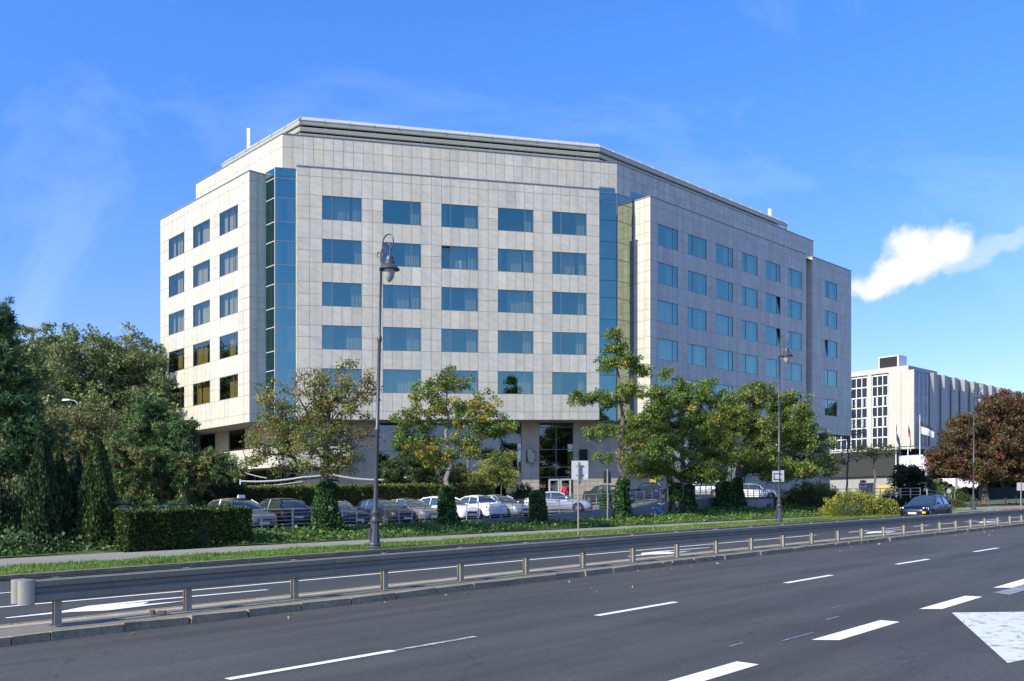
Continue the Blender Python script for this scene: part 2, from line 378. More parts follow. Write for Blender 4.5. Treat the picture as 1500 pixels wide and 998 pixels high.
# ------------------------------------------------------------------ crash barrier
def rail_profile():        # W beam, (out, z)
    return [(.0, 0), (.055, .0), (.083, .022), (.083, .100), (.015, .135), (.015, .185), (.083, .215), (.083, .288), (.055, .31), (0, .31)]
U0 = 4.45
br = root('crash_barrier', R(14, 14, .12), 'long grey double steel crash barrier on short posts along the median', 'guardrail')
def beam(side):
    b = MB(); uq = [U0, 5.3, 6, 8, 10, 12, 14, 16, 18, 20, 22, 24, 26, 28, 30, 34, 38, 42, 46, 50, 55, 60, 66, 72, 80, 90]
    rows = []
    for q in uq:
        z = G(q)+.49
        rows.append([R(q, 14+side*(-.13-o), z+h*1.05) for o, h in rail_profile()])
    npf = len(rows[0]); b.add([p for r in rows for p in r], [(i*npf+j, (i+1)*npf+j, (i+1)*npf+j+1, i*npf+j+1) for i in range(len(uq)-1) for j in range(npf-1)])
    # back skin
    rows2 = [[R(q, 14+side*(-.13-o+.006), G(q)+.49+h*1.05) for o, h in rail_profile()] for q in uq]
    b.add([p for r in rows2 for p in r], [(i*npf+j, i*npf+j+1, (i+1)*npf+j+1, (i+1)*npf+j) for i in range(len(uq)-1) for j in range(npf-1)])
    # lapped joints and bolts
    for q in [5.55]+[5.55+4*i for i in range(1, 14)]:
        z = G(q)+.49
        pr = [R(q, 14+side*(-.13-o-.006), z+h*1.05) for o, h in rail_profile()]; pr2 = [R(q+.32, 14+side*(-.13-o-.004), z+h*1.05) for o, h in rail_profile()]
        b.add(pr+pr2, [(j, j+npf, j+npf+1, j+1) for j in range(npf-1)])
        for du in (.06, .26):
            for h in (.075, .24):
                c = R(q+du, 14+side*(-.213), z+h*1.05); b.tube([c, (c[0]+.02*ST*side, c[1]-.02*CT*side, c[2])], .014, 6)
    return b.build('rail_beam', 'galv', br, br.location)
beam(1); beam(-1)
for side in (1, -1):
    b = MB(); z = G(4.4)+.475; ring = []
    for t in range(0, 13):
        a = PI*t/12
        ring.append((U0+.02-.19*math.sin(a)*1.0, 14+side*(-.21)+side*(-.02+.0)+side*.0+side*(.11*(1-math.cos(a))-.02)))
    # rounded end shoe: a vertical half cylinder closing each beam
    k = len(ring); vsx = [R(u, v, z) for u, v in ring]+[R(u, v, z+.345) for u, v in ring]
    b.add(vsx, [(i, i+1, k+i+1, k+i) for i in range(k-1)]+[tuple(range(k, 2*k)), tuple(range(k))[::-1]])
    b.build('end_shoe', 'galv_cap', br, br.location, smooth=True)
for i in range(38):
    q = 4.85+2*i+(.0); z = G(q)+.10; b = MB()
    for s in (-1, 1): b.pbox(R(q-.05, 14+s*.045-.006, z), [q_*.1 for q_ in (CT, ST, 0)], (-ST*.012, CT*.012, 0), (0, 0, .72))
    b.pbox(R(q-.006, 14-.045, z), (CT*.012, ST*.012, 0), (-ST*.09, CT*.09, 0), (0, 0, .72))
    b.pbox(R(q-.03, 14-.14, z+.45), (CT*.06, ST*.06, 0), (-ST*.28, CT*.28, 0), (0, 0, .2))
    b.build('post', 'galv_post', br, br.location)
# stub and manhole plate left on the median
q = MB(); c = R(6.25, 13.95, .13); q.tube([c, (c[0], c[1], c[2]+.06)], .05, 8); q.pbox((c[0]+.08, c[1], c[2]), (.12, .02, 0), (-.02, .08, 0), (0, 0, .05))
setp(q.build('post_stub', 'bark'), 'small rusty stub of a cut-off post on the median behind the barrier end', 'post stub')

# ------------------------------------------------------------------ the hotel
class Fa:
    tag = ''
    def __init__(s, x, y, deg):
        a = math.radians(deg); s.o = (x, y); s.d = (math.cos(a), math.sin(a)); s.n = (-math.sin(a), math.cos(a))
    def xy(s, t, off=0): return (s.o[0]+s.d[0]*t+s.n[0]*off, s.o[1]+s.d[1]*t+s.n[1]*off)
    def p(s, t, off, z): x, y = s.xy(t, off); return P(x, y, z)
FL = Fa(-30.0534, 79.2599, -44.98); FF = Fa(-14.4893, 69.092, 16.46); FR = Fa(12.6222, 78.3783, 45.34)
def meet(f1, o1, f2, o2):
    a = np.array([f1.d, (-f2.d[0], -f2.d[1])]).T; p1, p2 = f1.xy(0, o1), f2.xy(0, o2)
    t = np.linalg.solve(a, np.array(p2)-np.array(p1)); return t[0], t[1]
MOD, WW, FLH, WH, TOPW = 4.6414, 3.006, 3.3, 1.8305, 25.494
SOF, PAR, TOPZ = 8.38, 27.6, 30.43
HO = root('hotel', P(-4, 72, 1.2), 'large seven-storey hotel clad in pale stone slabs with blue glass windows and louvred roof', 'building')
O = tuple(HO.location)
def tint(base=1., j=.035):
    t = base*(1+j*rng.normal()); w = rng.normal()*.012
    return (t*(1+w), t, t*(1-w*1.5))
def slab(b, fa, s0, s1, z0, z1, off=0, base=1., gap=.011):
    b.face([fa.p(s0, off+.03, z0), fa.p(s1, off+.03, z0), fa.p(s1, off+.03, z1), fa.p(s0, off+.03, z1)], 1, (1, 1, 1))
    g = gap
    b.face([fa.p(s0+g, off, z0+g), fa.p(s1-g, off, z0+g), fa.p(s1-g, off, z1-g), fa.p(s0+g, off, z1-g)], 0, tint(base))
def field(b, fa, ss, zs, off=0, base=1.):
    for s0, s1 in zip(ss, ss[1:]):
        for z0, z1 in zip(zs, zs[1:]): slab(b, fa, s0, s1, z0, z1, off, base)
def split(a, c, n): return [a+(c-a)*i/n for i in range(n+1)]
WINS = []
def facade(fa, s_lo, s_hi, nwin, w0=0.0, lo_cols=2, hi_cols=2, name='wall'):
    b = MB()
    wins = [(w0+i*MOD, w0+i*MOD+WW) for i in range(nwin)]
    below = [SOF, 9.03, TOPW-4*FLH-WH]
    above = [TOPW, 26.9, PAR]
    # window columns
    for k, (a, c) in enumerate(wins):
        cols = split(a, c, 4)
        field(b, fa, cols, above); field(b, fa, cols, below)
        for r in range(4): field(b, fa, cols, [TOPW-(r+1)*FLH, TOPW-r*FLH-WH])
        for r in range(5):
            z1 = TOPW-r*FLH; z0 = z1-WH
            dp = .07
            for q in ([(a, z0), (c, z0)], [(c, z0), (c, z1)], [(c, z1), (a, z1)], [(a, z1), (a, z0)]):
                b.face([fa.p(q[0][0], 0, q[0][1]), fa.p(q[0][0], dp, q[0][1]), fa.p(q[1][0], dp, q[1][1]), fa.p(q[1][0], 0, q[1][1])], 2)
            WINS.append((fa, a, c, z0, z1, k, r, name))
    # piers
    piers = []
    edges = [s_lo]+[x for w in wins for x in w]+[s_hi]
    for i in range(0, len(edges), 2):
        a, c = edges[i], edges[i+1]
        n = lo_cols if i == 0 else (hi_cols if i == len(edges)-2 else 2)
        zs = below[:2]+[below[2]]
        for r in (4, 3, 2, 1, 0):
            z0 = TOPW-r*FLH-WH; zs += [z0+WH/2, z0+WH]
            if r: zs.append(z0+FLH)
        zs += above[1:]
        field(b, fa, split(a, c, n), sorted(set(round(z, 4) for z in zs)))
    b.build('wall', ['stone', 'joint', 'coping'], HO, O)
facade(FL, -1.69, 14.07, 3, name='L'); facade(FF, -1.87, 22.71, 5, hi_cols=1, name='F'); facade(FR, -1.08, 27.25, 6, lo_cols=1, hi_cols=1, name='R')
facade(FR, 28.67, 38.4, 1, w0=31.67, lo_cols=3, hi_cols=4, name='W')
# side faces of the blocks, slots, backs
zs_side = sorted(set([SOF, 9.03]+[round(TOPW-r*FLH-WH+q, 4) for r in range(5) for q in (0, WH/2, WH)]+[26.9, PAR]))
def sub(fa, s, deg): x, y = fa.xy(s); return Fa(x, y, math.degrees(math.atan2(fa.d[1], fa.d[0]))+deg)
def wallpart(name, *a, mats=('stone', 'joint'), **k): q = MB(); field(q, *a, **k); return q.build(name, list(mats), HO, O)
SB = sub(FL, 14.07, 90); wallpart('wall', SB, [0, .69, 1.37], zs_side)                  # shaded return at the left block
SE = sub(FR, -1.08, 90)                                                     # sunlit return of the right block (faces left)
FE = Fa(*SE.xy(1.79), math.degrees(math.atan2(-SE.d[1], -SE.d[0]))); wallpart('wall', FE, [0, .6, 1.2, 1.79], zs_side)
SW_ = sub(FR, 28.67, 90); FW = Fa(*SW_.xy(1.5), math.degrees(math.atan2(-SW_.d[1], -SW_.d[0]))); wallpart('wall', FW, [0, .75, 1.5], zs_side)
SX = sub(FR, 27.25, 90); wallpart('wall', SX, [0, .75, 1.5], zs_side)
wallpart('wall', FR, [27.25, 28.67], zs_side, off=1.5)
SC_ = sub(FF, -1.87, 90); FC = Fa(*SC_.xy(1.2), math.degrees(math.atan2(-SC_.d[1], -SC_.d[0]))); wallpart('wall', FC, [0, 1.2], zs_side)
SD = sub(FF, 22.71, 90); wallpart('wall', SD, [0, 1.2], zs_side)
# outer ends and back
SA = sub(FL, -1.69, 90); FA2 = Fa(*SA.xy(18), math.degrees(math.atan2(-SA.d[1], -SA.d[0]))); wallpart('wall', FA2, split(0, 18, 12), zs_side)
SG = sub(FR, 38.4, 90); wallpart('wall', SG, split(0, 18, 12), zs_side)
bl, bR = SA.xy(18), SG.xy(18)
FB = Fa(bR[0], bR[1], math.degrees(math.atan2(bl[1]-bR[1], bl[0]-bR[0]))); Lb = math.dist(bl, bR); wallpart('wall', FB, split(0, Lb, 30), zs_side[::3]+[PAR])
# footprint at façade level, soffit, roof, near-black skin in place of unlit rooms
gl1 = (-18.13, 69.28); gl0 = (-19.13, 70.28); gr1 = FF.xy(24.80, 1.2); gr0 = SE.xy(1.79)
foot = [FL.xy(-1.69), FL.xy(14.07), SB.xy(1.37), gl1, SC_.xy(1.2), FF.xy(-1.87), FF.xy(22.71), SD.xy(1.2), gr1, gr0, FR.xy(-1.08), FR.xy(38.4), bR, bl]
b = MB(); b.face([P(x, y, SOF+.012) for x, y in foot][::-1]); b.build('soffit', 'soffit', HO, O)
b = MB(); b.face([P(x, y, PAR-.35) for x, y in foot]); b.build('roof', 'roofgrey', HO, O)
b = MB()
for fa, s0, s1 in ((FL, -1.5, 13.9), (FF, -1.7, 22.5), (FR, -.9, 27.1), (FR, 28.9, 38.2)):
    b.face([fa.p(s0, 1.15, SOF+.1), fa.p(s1, 1.15, SOF+.1), fa.p(s1, 1.15, PAR-.5), fa.p(s0, 1.15, PAR-.5)])
b.build('interior', 'inside', HO, O)
# copings
b = MB()
def coping(fa, s0, s1, z, off=0, w=.35, h=.07, out=.05):
    b.hexa([fa.p(s0, off-out, z), fa.p(s1, off-out, z), fa.p(s1, off+w, z), fa.p(s0, off+w, z)], [fa.p(s0, off-out, z+h), fa.p(s1, off-out, z+h), fa.p(s1, off+w, z+h), fa.p(s0, off+w, z+h)])
for fa, a, c in ((FL, -1.74, 14.12), (FF, -1.9, 22.74), (FR, -1.13, 27.3), (FR, 28.62, 38.45), (SB, .3, 1.37), (FE, 0, 1.44), (FW, 0, 1.15), (SG, .3, 18)): coping(fa, a, c, PAR+.002)
b.build('coping', 'coping', HO, O)
# windows
def window(fa, a, c, z0, z1, k, r, nm):
    par = {'L': 1, 'F': 0, 'R': 1, 'W': 0}[nm]
    narrow_left = (k % 2 == 0) != (par == 1)
    ms = a+.25*(c-a) if narrow_left else c-.25*(c-a)
    b = MB(); t = .035; d0, d1 = .015, .065
    def bar(s0, s1, za, zb, e0=d0, e1=d1): b.hexa([fa.p(s0, e0, za), fa.p(s1, e0, za), fa.p(s1, e1, za), fa.p(s0, e1, za)], [fa.p(s0, e0, zb), fa.p(s1, e0, zb), fa.p(s1, e1, zb), fa.p(s0, e1, zb)])
    bar(a, c, z0, z0+t); bar(a, c, z1-t, z1); bar(a, a+t, z0+t, z1-t); bar(c-t, c, z0+t, z1-t); bar(ms-t/2, ms+t/2, z0+t, z1-t)
    fr = b.build('window', 'metal_frame', HO, O)
    openw = (nm, k, r) in (('F', 2, 1), ('R', 4, 1), ('R', 4, 2), ('W', 0, 2))
    b = MB()
    for s0, s1 in ((a+t, ms-t/2), (ms+t/2, c-t)):
        nar = (s1-s0) < 1.2; o0 = o1 = .045
        if nar and openw: o1 = .045+.17
        j = rng.normal()*.002
        b.face([fa.p(s0, o0+j, z0+t), fa.p(s1, o0-j, z0+t), fa.p(s1, o1-j, z1-t), fa.p(s0, o1+j, z1-t)])
    p = b.build('pane', 'glass_left' if nm == 'L' else 'glass', fr, (0, 0, 0)); p.location = (0, 0, 0)
    # sheer curtains behind the glass
    b = MB()
    def curtain(s0, s1, off=.42):
        n = max(4, int((s1-s0)/.11)); pts = [(s0+(s1-s0)*(i+(.35*rng.normal() if 0 < i < n else 0)*.8)/n, off+(.028 if i % 2 else 0)+rng.random()*.02) for i in range(n+1)]
        for (p0, q0), (p1, q1) in zip(pts, pts[1:]): b.face([fa.p(p0, q0, z0-.1), fa.p(p1, q1, z0-.1), fa.p(p1, q1, z1+.1), fa.p(p0, q0, z1+.1)])
    w = c-a; q = rng.random()
    if nm == 'L': curtain(a+w*.28, c-w*.45, .46)
    curtain(c-w*(.18+.25*q), c-.04)
    if rng.random() < .6: curtain(a+.05, a+w*(.1+.22*rng.random()))
    if rng.random() < .25: curtain(a+w*.3, c-w*.3, .5)
    o = b.build('curtain', 'curtain_gold' if nm == 'L' and r >= 3 else 'curtain', fr, (0, 0, 0))
    for x in (p, o): x.data.transform(Matrix.Translation((-O[0], -O[1], -O[2])))
for w in WINS: window(*w)
# glass corner bays
def bay(fa, s0, s1, off=0, nmul=0, base=SOF):
    zs = [base]+sorted([round(TOPW-r*FLH-WH, 3) for r in range(5)]+[round(TOPW-r*FLH, 3) for r in range(5)])+[27.0, PAR+.2]
    zs = [z for z in zs if z >= base]
    for i, (z0, z1) in enumerate(zip(zs, zs[1:])):
        b = MB(); j = rng.normal()*.004
        b.face([fa.p(s0, off+j, z0), fa.p(s1, off-j, z0), fa.p(s1, off+j, z1), fa.p(s0, off-j, z1)]); b.build('bay_pane', 'glass_side' if fa.tag == 'side' else 'glass_bay', HO, O)
    b = MB()
    for z in zs: b.hexa([fa.p(s0, off-.03, z-.025), fa.p(s1, off-.03, z-.025), fa.p(s1, off+.03, z-.025), fa.p(s0, off+.03, z-.025)], [fa.p(s0, off-.03, z+.025), fa.p(s1, off-.03, z+.025), fa.p(s1, off+.03, z+.025), fa.p(s0, off+.03, z+.025)])
    for s in (s0+.03, s1-.03)+tuple(s0+(s1-s0)*(i+1)/(nmul+1) for i in range(nmul)):
        b.hexa([fa.p(s-.025, off-.035, base), fa.p(s+.025, off-.035, base), fa.p(s+.025, off+.03, base), fa.p(s-.025, off+.03, base)], [fa.p(s-.025, off-.035, PAR+.2), fa.p(s+.025, off-.035, PAR+.2), fa.p(s+.025, off+.03, PAR+.2), fa.p(s-.025, off+.03, PAR+.2)])
    b.build('bay_frame', 'frame_light' if base > 5 and fa is GL1 else 'metal_frame', HO, O)
    b = MB(); b.face([fa.p(s0+.02, off+.9, SOF), fa.p(s1-.02, off+.9, SOF), fa.p(s1-.02, off+.9, PAR), fa.p(s0+.02, off+.9, PAR)]); b.build('interior', 'inside', HO, O)
    b = MB()
    for r in range(5):
        z1 = TOPW-r*FLH; n = 12; wd = s1-s0
        for (c0, c1) in ((s0+.08, s0+wd*.3), (s1-wd*.42, s1-.08)):
            for i in range(n):
                a0 = c0+(c1-c0)*i/n; a1 = c0+(c1-c0)*(i+1)/n; e = .05 if i % 2 else 0
                b.face([fa.p(a0, off+.3+e, z1-WH), fa.p(a1, off+.35-e, z1-WH), fa.p(a1, off+.35-e, z1), fa.p(a0, off+.3+e, z1)])
    b.build('curtain', 'curtain_gold' if fa is GL1 else 'curtain', HO, O)
GL1 = Fa(gl0[0], gl0[1], -45); bay(GL1, 0, 1.414, nmul=0)
x, y = gl1; s_l = (x-FF.o[0])*FF.d[0]+(y-FF.o[1])*FF.d[1]; o_l = (x-FF.o[0])*FF.n[0]+(y-FF.o[1])*FF.n[1]
bay(FF, s_l, -1.87, off=o_l)
bay(FF, 22.71, 24.80, off=1.2)
GR1 = Fa(gr1[0], gr1[1], math.degrees(math.atan2(gr0[1]-gr1[1], gr0[0]-gr1[0]))); GR1.tag = 'side'; bay(GR1, 0, math.dist(gr1, gr0), nmul=0)
b = MB()
for poly in ([gl0, gl1, SC_.xy(1.2), SC_.xy(3), (gl0[0]+1, gl0[1]+1)], [SD.xy(1.2), gr1, gr0, (gr0[0]-.5, gr0[1]+2), SD.xy(3)]): b.face([P(x, y, PAR+.21) for x, y in poly])
b.build('bay_cap', 'coping', HO, O)
# top storey
cL = meet(FL, 1.88, FF, 1.25); cR = meet(FF, 1.25, FR, 1.85)
b = MB(); tz = [PAR-.35, 29.45, TOPZ]
field(b, FL, split(1.27, cL[0], 17), tz, off=1.88); field(b, FF, split(cL[1], cR[0], 36), tz, off=1.25); field(b, FR, split(cR[1], 32.67, 42), tz, off=1.85)
S3 = Fa(*FL.xy(1.27, 1.88), -44.98+90); S3 = Fa(*S3.xy(14), -44.98-90); field(b, S3, split(0, 14, 16), tz)
S4 = Fa(*FR.xy(32.67, 1.85), 45.34+90); field(b, S4, split(0, 14, 16), tz)
b.build('wall', ['stone', 'joint'], HO, O)
b = MB(); coping(FL, 1.22, cL[0], TOPZ+.002, 1.88, h=.06); coping(FF, cL[1]-.03, cR[0]+.03, TOPZ+.002, 1.25, h=.06); coping(FR, cR[1], 32.72, TOPZ+.002, 1.85, h=.06); b.build('coping', 'coping', HO, O)
top = [FL.xy(1.27, 1.88), FL.xy(cL[0], 1.88), FF.xy(cR[0], 1.25), FR.xy(32.67, 1.85), S4.xy(14), S3.xy(0)]
b = MB(); b.face([P(x, y, TOPZ-.1) for x, y in top]); b.build('roof', 'roofgrey', HO, O)
# small clerestory windows of the setback storey, seen above the glass corner
for fa, s0, s1, off, z0, z1 in ((FF, 23.15, 24.6, 1.21, PAR+.26, PAR+.68), (FR, -1.4, 1.0, 1.81, PAR+.1, PAR+.85)):
    b = MB(); b.face([fa.p(s0, off, z0), fa.p(s1, off, z0), fa.p(s1, off, z1), fa.p(s0, off, z1)]); b.build('clerestory', 'glass_bay', HO, O)
# louvred crown
kL = meet(FL, 3.0, FF, 1.3); kR = meet(FF, 1.3, FR, 2.65)
def crown_line(inset):
    a = meet(FL, 3.5+inset, FF, 2.25+inset); c = meet(FF, 2.25+inset, FR, 3.3+inset)
    return [FL.xy(2.94, 3.5+inset), FL.xy(a[0], 3.5+inset), FF.xy(c[0], 2.25+inset), FR.xy(29.35, 3.3+inset)]
def ribbon(b, l0, z0, l1, z1, th=.05, mi=0):
    for i in range(3):
        b.hexa([P(*l0[i], z0), P(*l0[i+1], z0), P(*l1[i+1], z1), P(*l1[i], z1)], [P(*l0[i], z0+th), P(*l0[i+1], z0+th), P(*l1[i+1], z1+th), P(*l1[i], z1+th)], mi)
def blade(z0, z1, i0, i1):
    b = MB(); l0, l1 = crown_line(i0), crown_line(i1); l2, l3 = crown_line(i0+.05), crown_line(i1+.05)
    for i in range(3): b.hexa([P(*l0[i], z0), P(*l0[i+1], z0), P(*l2[i+1], z0), P(*l2[i], z0)], [P(*l1[i], z1), P(*l1[i+1], z1), P(*l3[i+1], z1), P(*l3[i], z1)])
    ribbon(b, l1, z1, crown_line(i1+.45), z1+.03, .03); ribbon(b, l0, z0, crown_line(i0+.12), z0-.03, .03)
    b.build('louvre_blade', 'louvre', HO, O)
blade(31.74, 32.02, .02, -.04); blade(31.26, 31.50, .10, .04); blade(30.80, 31.04, .18, .12)
b = MB(); l0, l1 = crown_line(.9), crown_line(.96)
for i in range(3): b.hexa([P(*l0[i], TOPZ-.1), P(*l0[i+1], TOPZ-.1), P(*l1[i+1], TOPZ-.1), P(*l1[i], TOPZ-.1)], [P(*l0[i], 32.1), P(*l0[i+1], 32.1), P(*l1[i+1], 32.1), P(*l1[i], 32.1)])
b.build('crown_wall', 'void', HO, O)  # wall coloured near-black to give the shade in the louvre gaps
b = MB(); ribbon(b, crown_line(-.07), 32.03, crown_line(.28), 32.38, .05); ribbon(b, crown_line(.29), 32.38, crown_line(3.2), 32.3, .05); b.build('crown_roof', 'louvre_top', HO, O)
b = MB(); br_ = MB(); l0 = crown_line(-.1); l1 = crown_line(.3); l2 = crown_line(.1); l3 = crown_line(.9)
for i in range(3):
    Ls = math.dist(l0[i], l0[i+1]); n = max(2, round(Ls/1.95))
    for k in range(n+1):
        t = k/n
        A = [l0[i][q]+(l0[i+1][q]-l0[i][q])*t for q in (0, 1)]; B = [l1[i][q]+(l1[i+1][q]-l1[i][q])*t for q in (0, 1)]
        dx, dy = (l0[i+1][0]-l0[i][0])/Ls*.06, (l0[i+1][1]-l0[i][1])/Ls*.06
        b = MB(); b.hexa([P(A[0]-dx, A[1]-dy, 32.02), P(A[0]+dx, A[1]+dy, 32.02), P(B[0]+dx, B[1]+dy, 32.38), P(B[0]-dx, B[1]-dy, 32.38)], [P(A[0]-dx, A[1]-dy, 32.09), P(A[0]+dx, A[1]+dy, 32.09), P(B[0]+dx, B[1]+dy, 32.46), P(B[0]-dx, B[1]-dy, 32.46)]); b.build('crown_rib', 'louvre_top', HO, O)
        C = [l2[i][q]+(l2[i+1][q]-l2[i][q])*t for q in (0, 1)]; D = [l3[i][q]+(l3[i+1][q]-l3[i][q])*t for q in (0, 1)]
        for z in (31.68, 31.2, 30.70): br_.hexa([P(C[0]-dx*.35, C[1]-dy*.35, z-.07), P(C[0]+dx*.35, C[1]+dy*.35, z-.07), P(D[0]+dx*.35, D[1]+dy*.35, z-.15), P(D[0]-dx*.35, D[1]-dy*.35, z-.15)], [P(C[0]-dx*.35, C[1]-dy*.35, z), P(C[0]+dx*.35, C[1]+dy*.35, z), P(D[0]+dx*.35, D[1]+dy*.35, z), P(D[0]-dx*.35, D[1]-dy*.35, z)])
br_.build('louvre_brackets', 'metal_frame', HO, O)
# ---- recessed ground floor
BO = 2.6
bL = meet(FL, BO, FF, BO); bR_ = meet(FF, BO, FR, BO)
b = MB(); z0 = .2
# upper left strip with two dark windows
zl = [6.72, 7.5, SOF]
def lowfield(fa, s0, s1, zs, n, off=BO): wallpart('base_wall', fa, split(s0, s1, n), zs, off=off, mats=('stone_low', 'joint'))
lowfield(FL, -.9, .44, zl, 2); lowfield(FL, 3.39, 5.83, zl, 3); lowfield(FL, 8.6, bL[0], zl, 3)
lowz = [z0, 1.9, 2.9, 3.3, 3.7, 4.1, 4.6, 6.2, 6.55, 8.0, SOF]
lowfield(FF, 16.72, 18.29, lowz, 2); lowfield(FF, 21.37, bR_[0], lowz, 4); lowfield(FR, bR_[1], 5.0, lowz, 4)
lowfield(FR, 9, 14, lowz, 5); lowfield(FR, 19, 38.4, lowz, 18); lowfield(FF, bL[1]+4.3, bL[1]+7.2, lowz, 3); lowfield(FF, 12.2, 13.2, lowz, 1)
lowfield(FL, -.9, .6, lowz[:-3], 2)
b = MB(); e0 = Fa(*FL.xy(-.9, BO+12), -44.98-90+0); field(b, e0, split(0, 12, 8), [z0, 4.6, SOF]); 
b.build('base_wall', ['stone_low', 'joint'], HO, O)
def glazing(fa, s0, s1, zs, nm, off=BO+.05, door=None):
    b = MB()
    ss = split(s0, s1, nm)
    for a, c in zip(ss, ss[1:]):
        for za, zb in zip(zs, zs[1:]): b.face([fa.p(a, off+.04, za), fa.p(c, off+.04, za), fa.p(c, off+.04, zb), fa.p(a, off+.04, zb)])
    g = b.build('glazing', 'glass_clear', HO, O)
    b = MB()
    for z in zs: b.hexa([fa.p(s0, off, z-.03), fa.p(s1, off, z-.03), fa.p(s1, off+.08, z-.03), fa.p(s0, off+.08, z-.03)], [fa.p(s0, off, z+.03), fa.p(s1, off, z+.03), fa.p(s1, off+.08, z+.03), fa.p(s0, off+.08, z+.03)])
    for s in ss: b.hexa([fa.p(s-.03, off-.004, zs[0]), fa.p(s+.03, off-.004, zs[0]), fa.p(s+.03, off+.084, zs[0]), fa.p(s-.03, off+.084, zs[0])], [fa.p(s-.03, off-.004, zs[-1]), fa.p(s+.03, off-.004, zs[-1]), fa.p(s+.03, off+.084, zs[-1]), fa.p(s-.03, off+.084, zs[-1])])
    b.build('glazing_bars', 'metal_frame', HO, O)
    b = MB(); b.face([fa.p(s0-.3, off+2.2, zs[0]), fa.p(s1+.3, off+2.2, zs[0]), fa.p(s1+.3, off+2.2, zs[-1]), fa.p(s0-.3, off+2.2, zs[-1])]); b.build('interior', 'inside', HO, O)
glazing(FL, .44, 3.39, [6.74, SOF], 1); glazing(FL, 5.83, 8.6, [6.74, SOF], 1)
glazing(FF, 18.29, 21.37, [z0, 3.75, 4.6, 6.1, 8.0, SOF], 2)
glazing(FF, 13.2, 16.72, [z0, 4.6, 6.1, SOF], 2); glazing(FF, bL[1]+7.2, 12.2, [z0, 3.0, 4.6, 6.1, SOF], 4); glazing(FF, bL[1]+.1, bL[1]+4.3, [z0, 3, 4.7, 6.1, SOF], 3)
glazing(FR, 5, 9, [z0, 3, 4.6, SOF], 3); glazing(FR, 14, 19, [z0, 3, 4.6, SOF], 4)
glazing(FL, .6, bL[0], [z0, 2.9, 4.78], 7, off=BO-.2)
# entrance doors
b = MB()
for s0, s1 in ((19.15, 20.1), (20.18, 21.15)):
    for (a, c, za, zb) in ((s0, s1, 3.45, 3.6), (s0, s0+.12, 1.45, 3.45), (s1-.12, s1, 1.45, 3.45), (s0, s1, 1.45, 1.65)):
        b.hexa([FF.p(a, BO-.02, za), FF.p(c, BO-.02, za), FF.p(c, BO+.06, za), FF.p(a, BO+.06, za)], [FF.p(a, BO-.02, zb), FF.p(c, BO-.02, zb), FF.p(c, BO+.06, zb), FF.p(a, BO+.06, zb)])
b.build('door', 'frame_light', HO, O)
# balcony band wrapping the left corner
bd = 0.6
b = MB(); cB = meet(FL, bd, FF, bd)
zb = [4.80, 5.6, 6.38]
field(b, FL, split(2.3, cB[0]-.9, 8), zb, off=bd); field(b, FF, split(cB[1]+1.0, 2.2, 3), zb, off=bd)
a_, c_ = FL.xy(cB[0]-.9, bd), FF.xy(cB[1]+1.0, bd)
FZ = Fa(a_[0], a_[1], math.degrees(math.atan2(c_[1]-a_[1], c_[0]-a_[0]))); field(b, FZ, [0, math.dist(a_, c_)], zb)
b.build('band_wall', ['stone', 'joint'], HO, O)
b = MB(); pl = [FL.xy(2.3, bd), a_, c_, FF.xy(2.2, bd), FF.xy(2.2, BO), FF.xy(bL[1], BO), FL.xy(2.3, BO)]
b.face([P(x, y, 6.39) for x, y in pl]); b.face([P(x, y, 4.79) for x, y in pl]); b.build('band_slab', 'cast', HO, O)
# glass wall lanterns
for fa, s, off, z in ((FF, 17.45, BO-.35, 5.0), (FF, 22.2, BO-.35, 5.0), (FL, 7.96, bd-.3, 5.1), (FF, -.2, bd+1.6, 4.7)):
    b = MB(); w = .33; b.hexa([fa.p(s-w, off, z), fa.p(s+w, off, z), fa.p(s+w, off+.34, z), fa.p(s-w, off+.34, z)], [fa.p(s-w, off, z+1.05), fa.p(s+w, off, z+1.05), fa.p(s+w, off+.34, z+1.05), fa.p(s-w, off+.34, z+1.05)])
    l = b.build('wall_lantern', 'glass_clear', HO, O); b = MB(); b.hexa([fa.p(s-w+.04, off+.05, z+.04), fa.p(s+w-.04, off+.05, z+.04), fa.p(s+w-.04, off+.3, z+.04), fa.p(s-w+.04, off+.3, z+.04)], [fa.p(s-w+.04, off+.05, z+1), fa.p(s+w-.04, off+.05, z+1), fa.p(s+w-.04, off+.3, z+1), fa.p(s-w+.04, off+.3, z+1)])
    c = b.build('lantern_core', 'lantern', l, (0, 0, 0)); c.data.transform(Matrix.Translation((-O[0], -O[1], -O[2])))
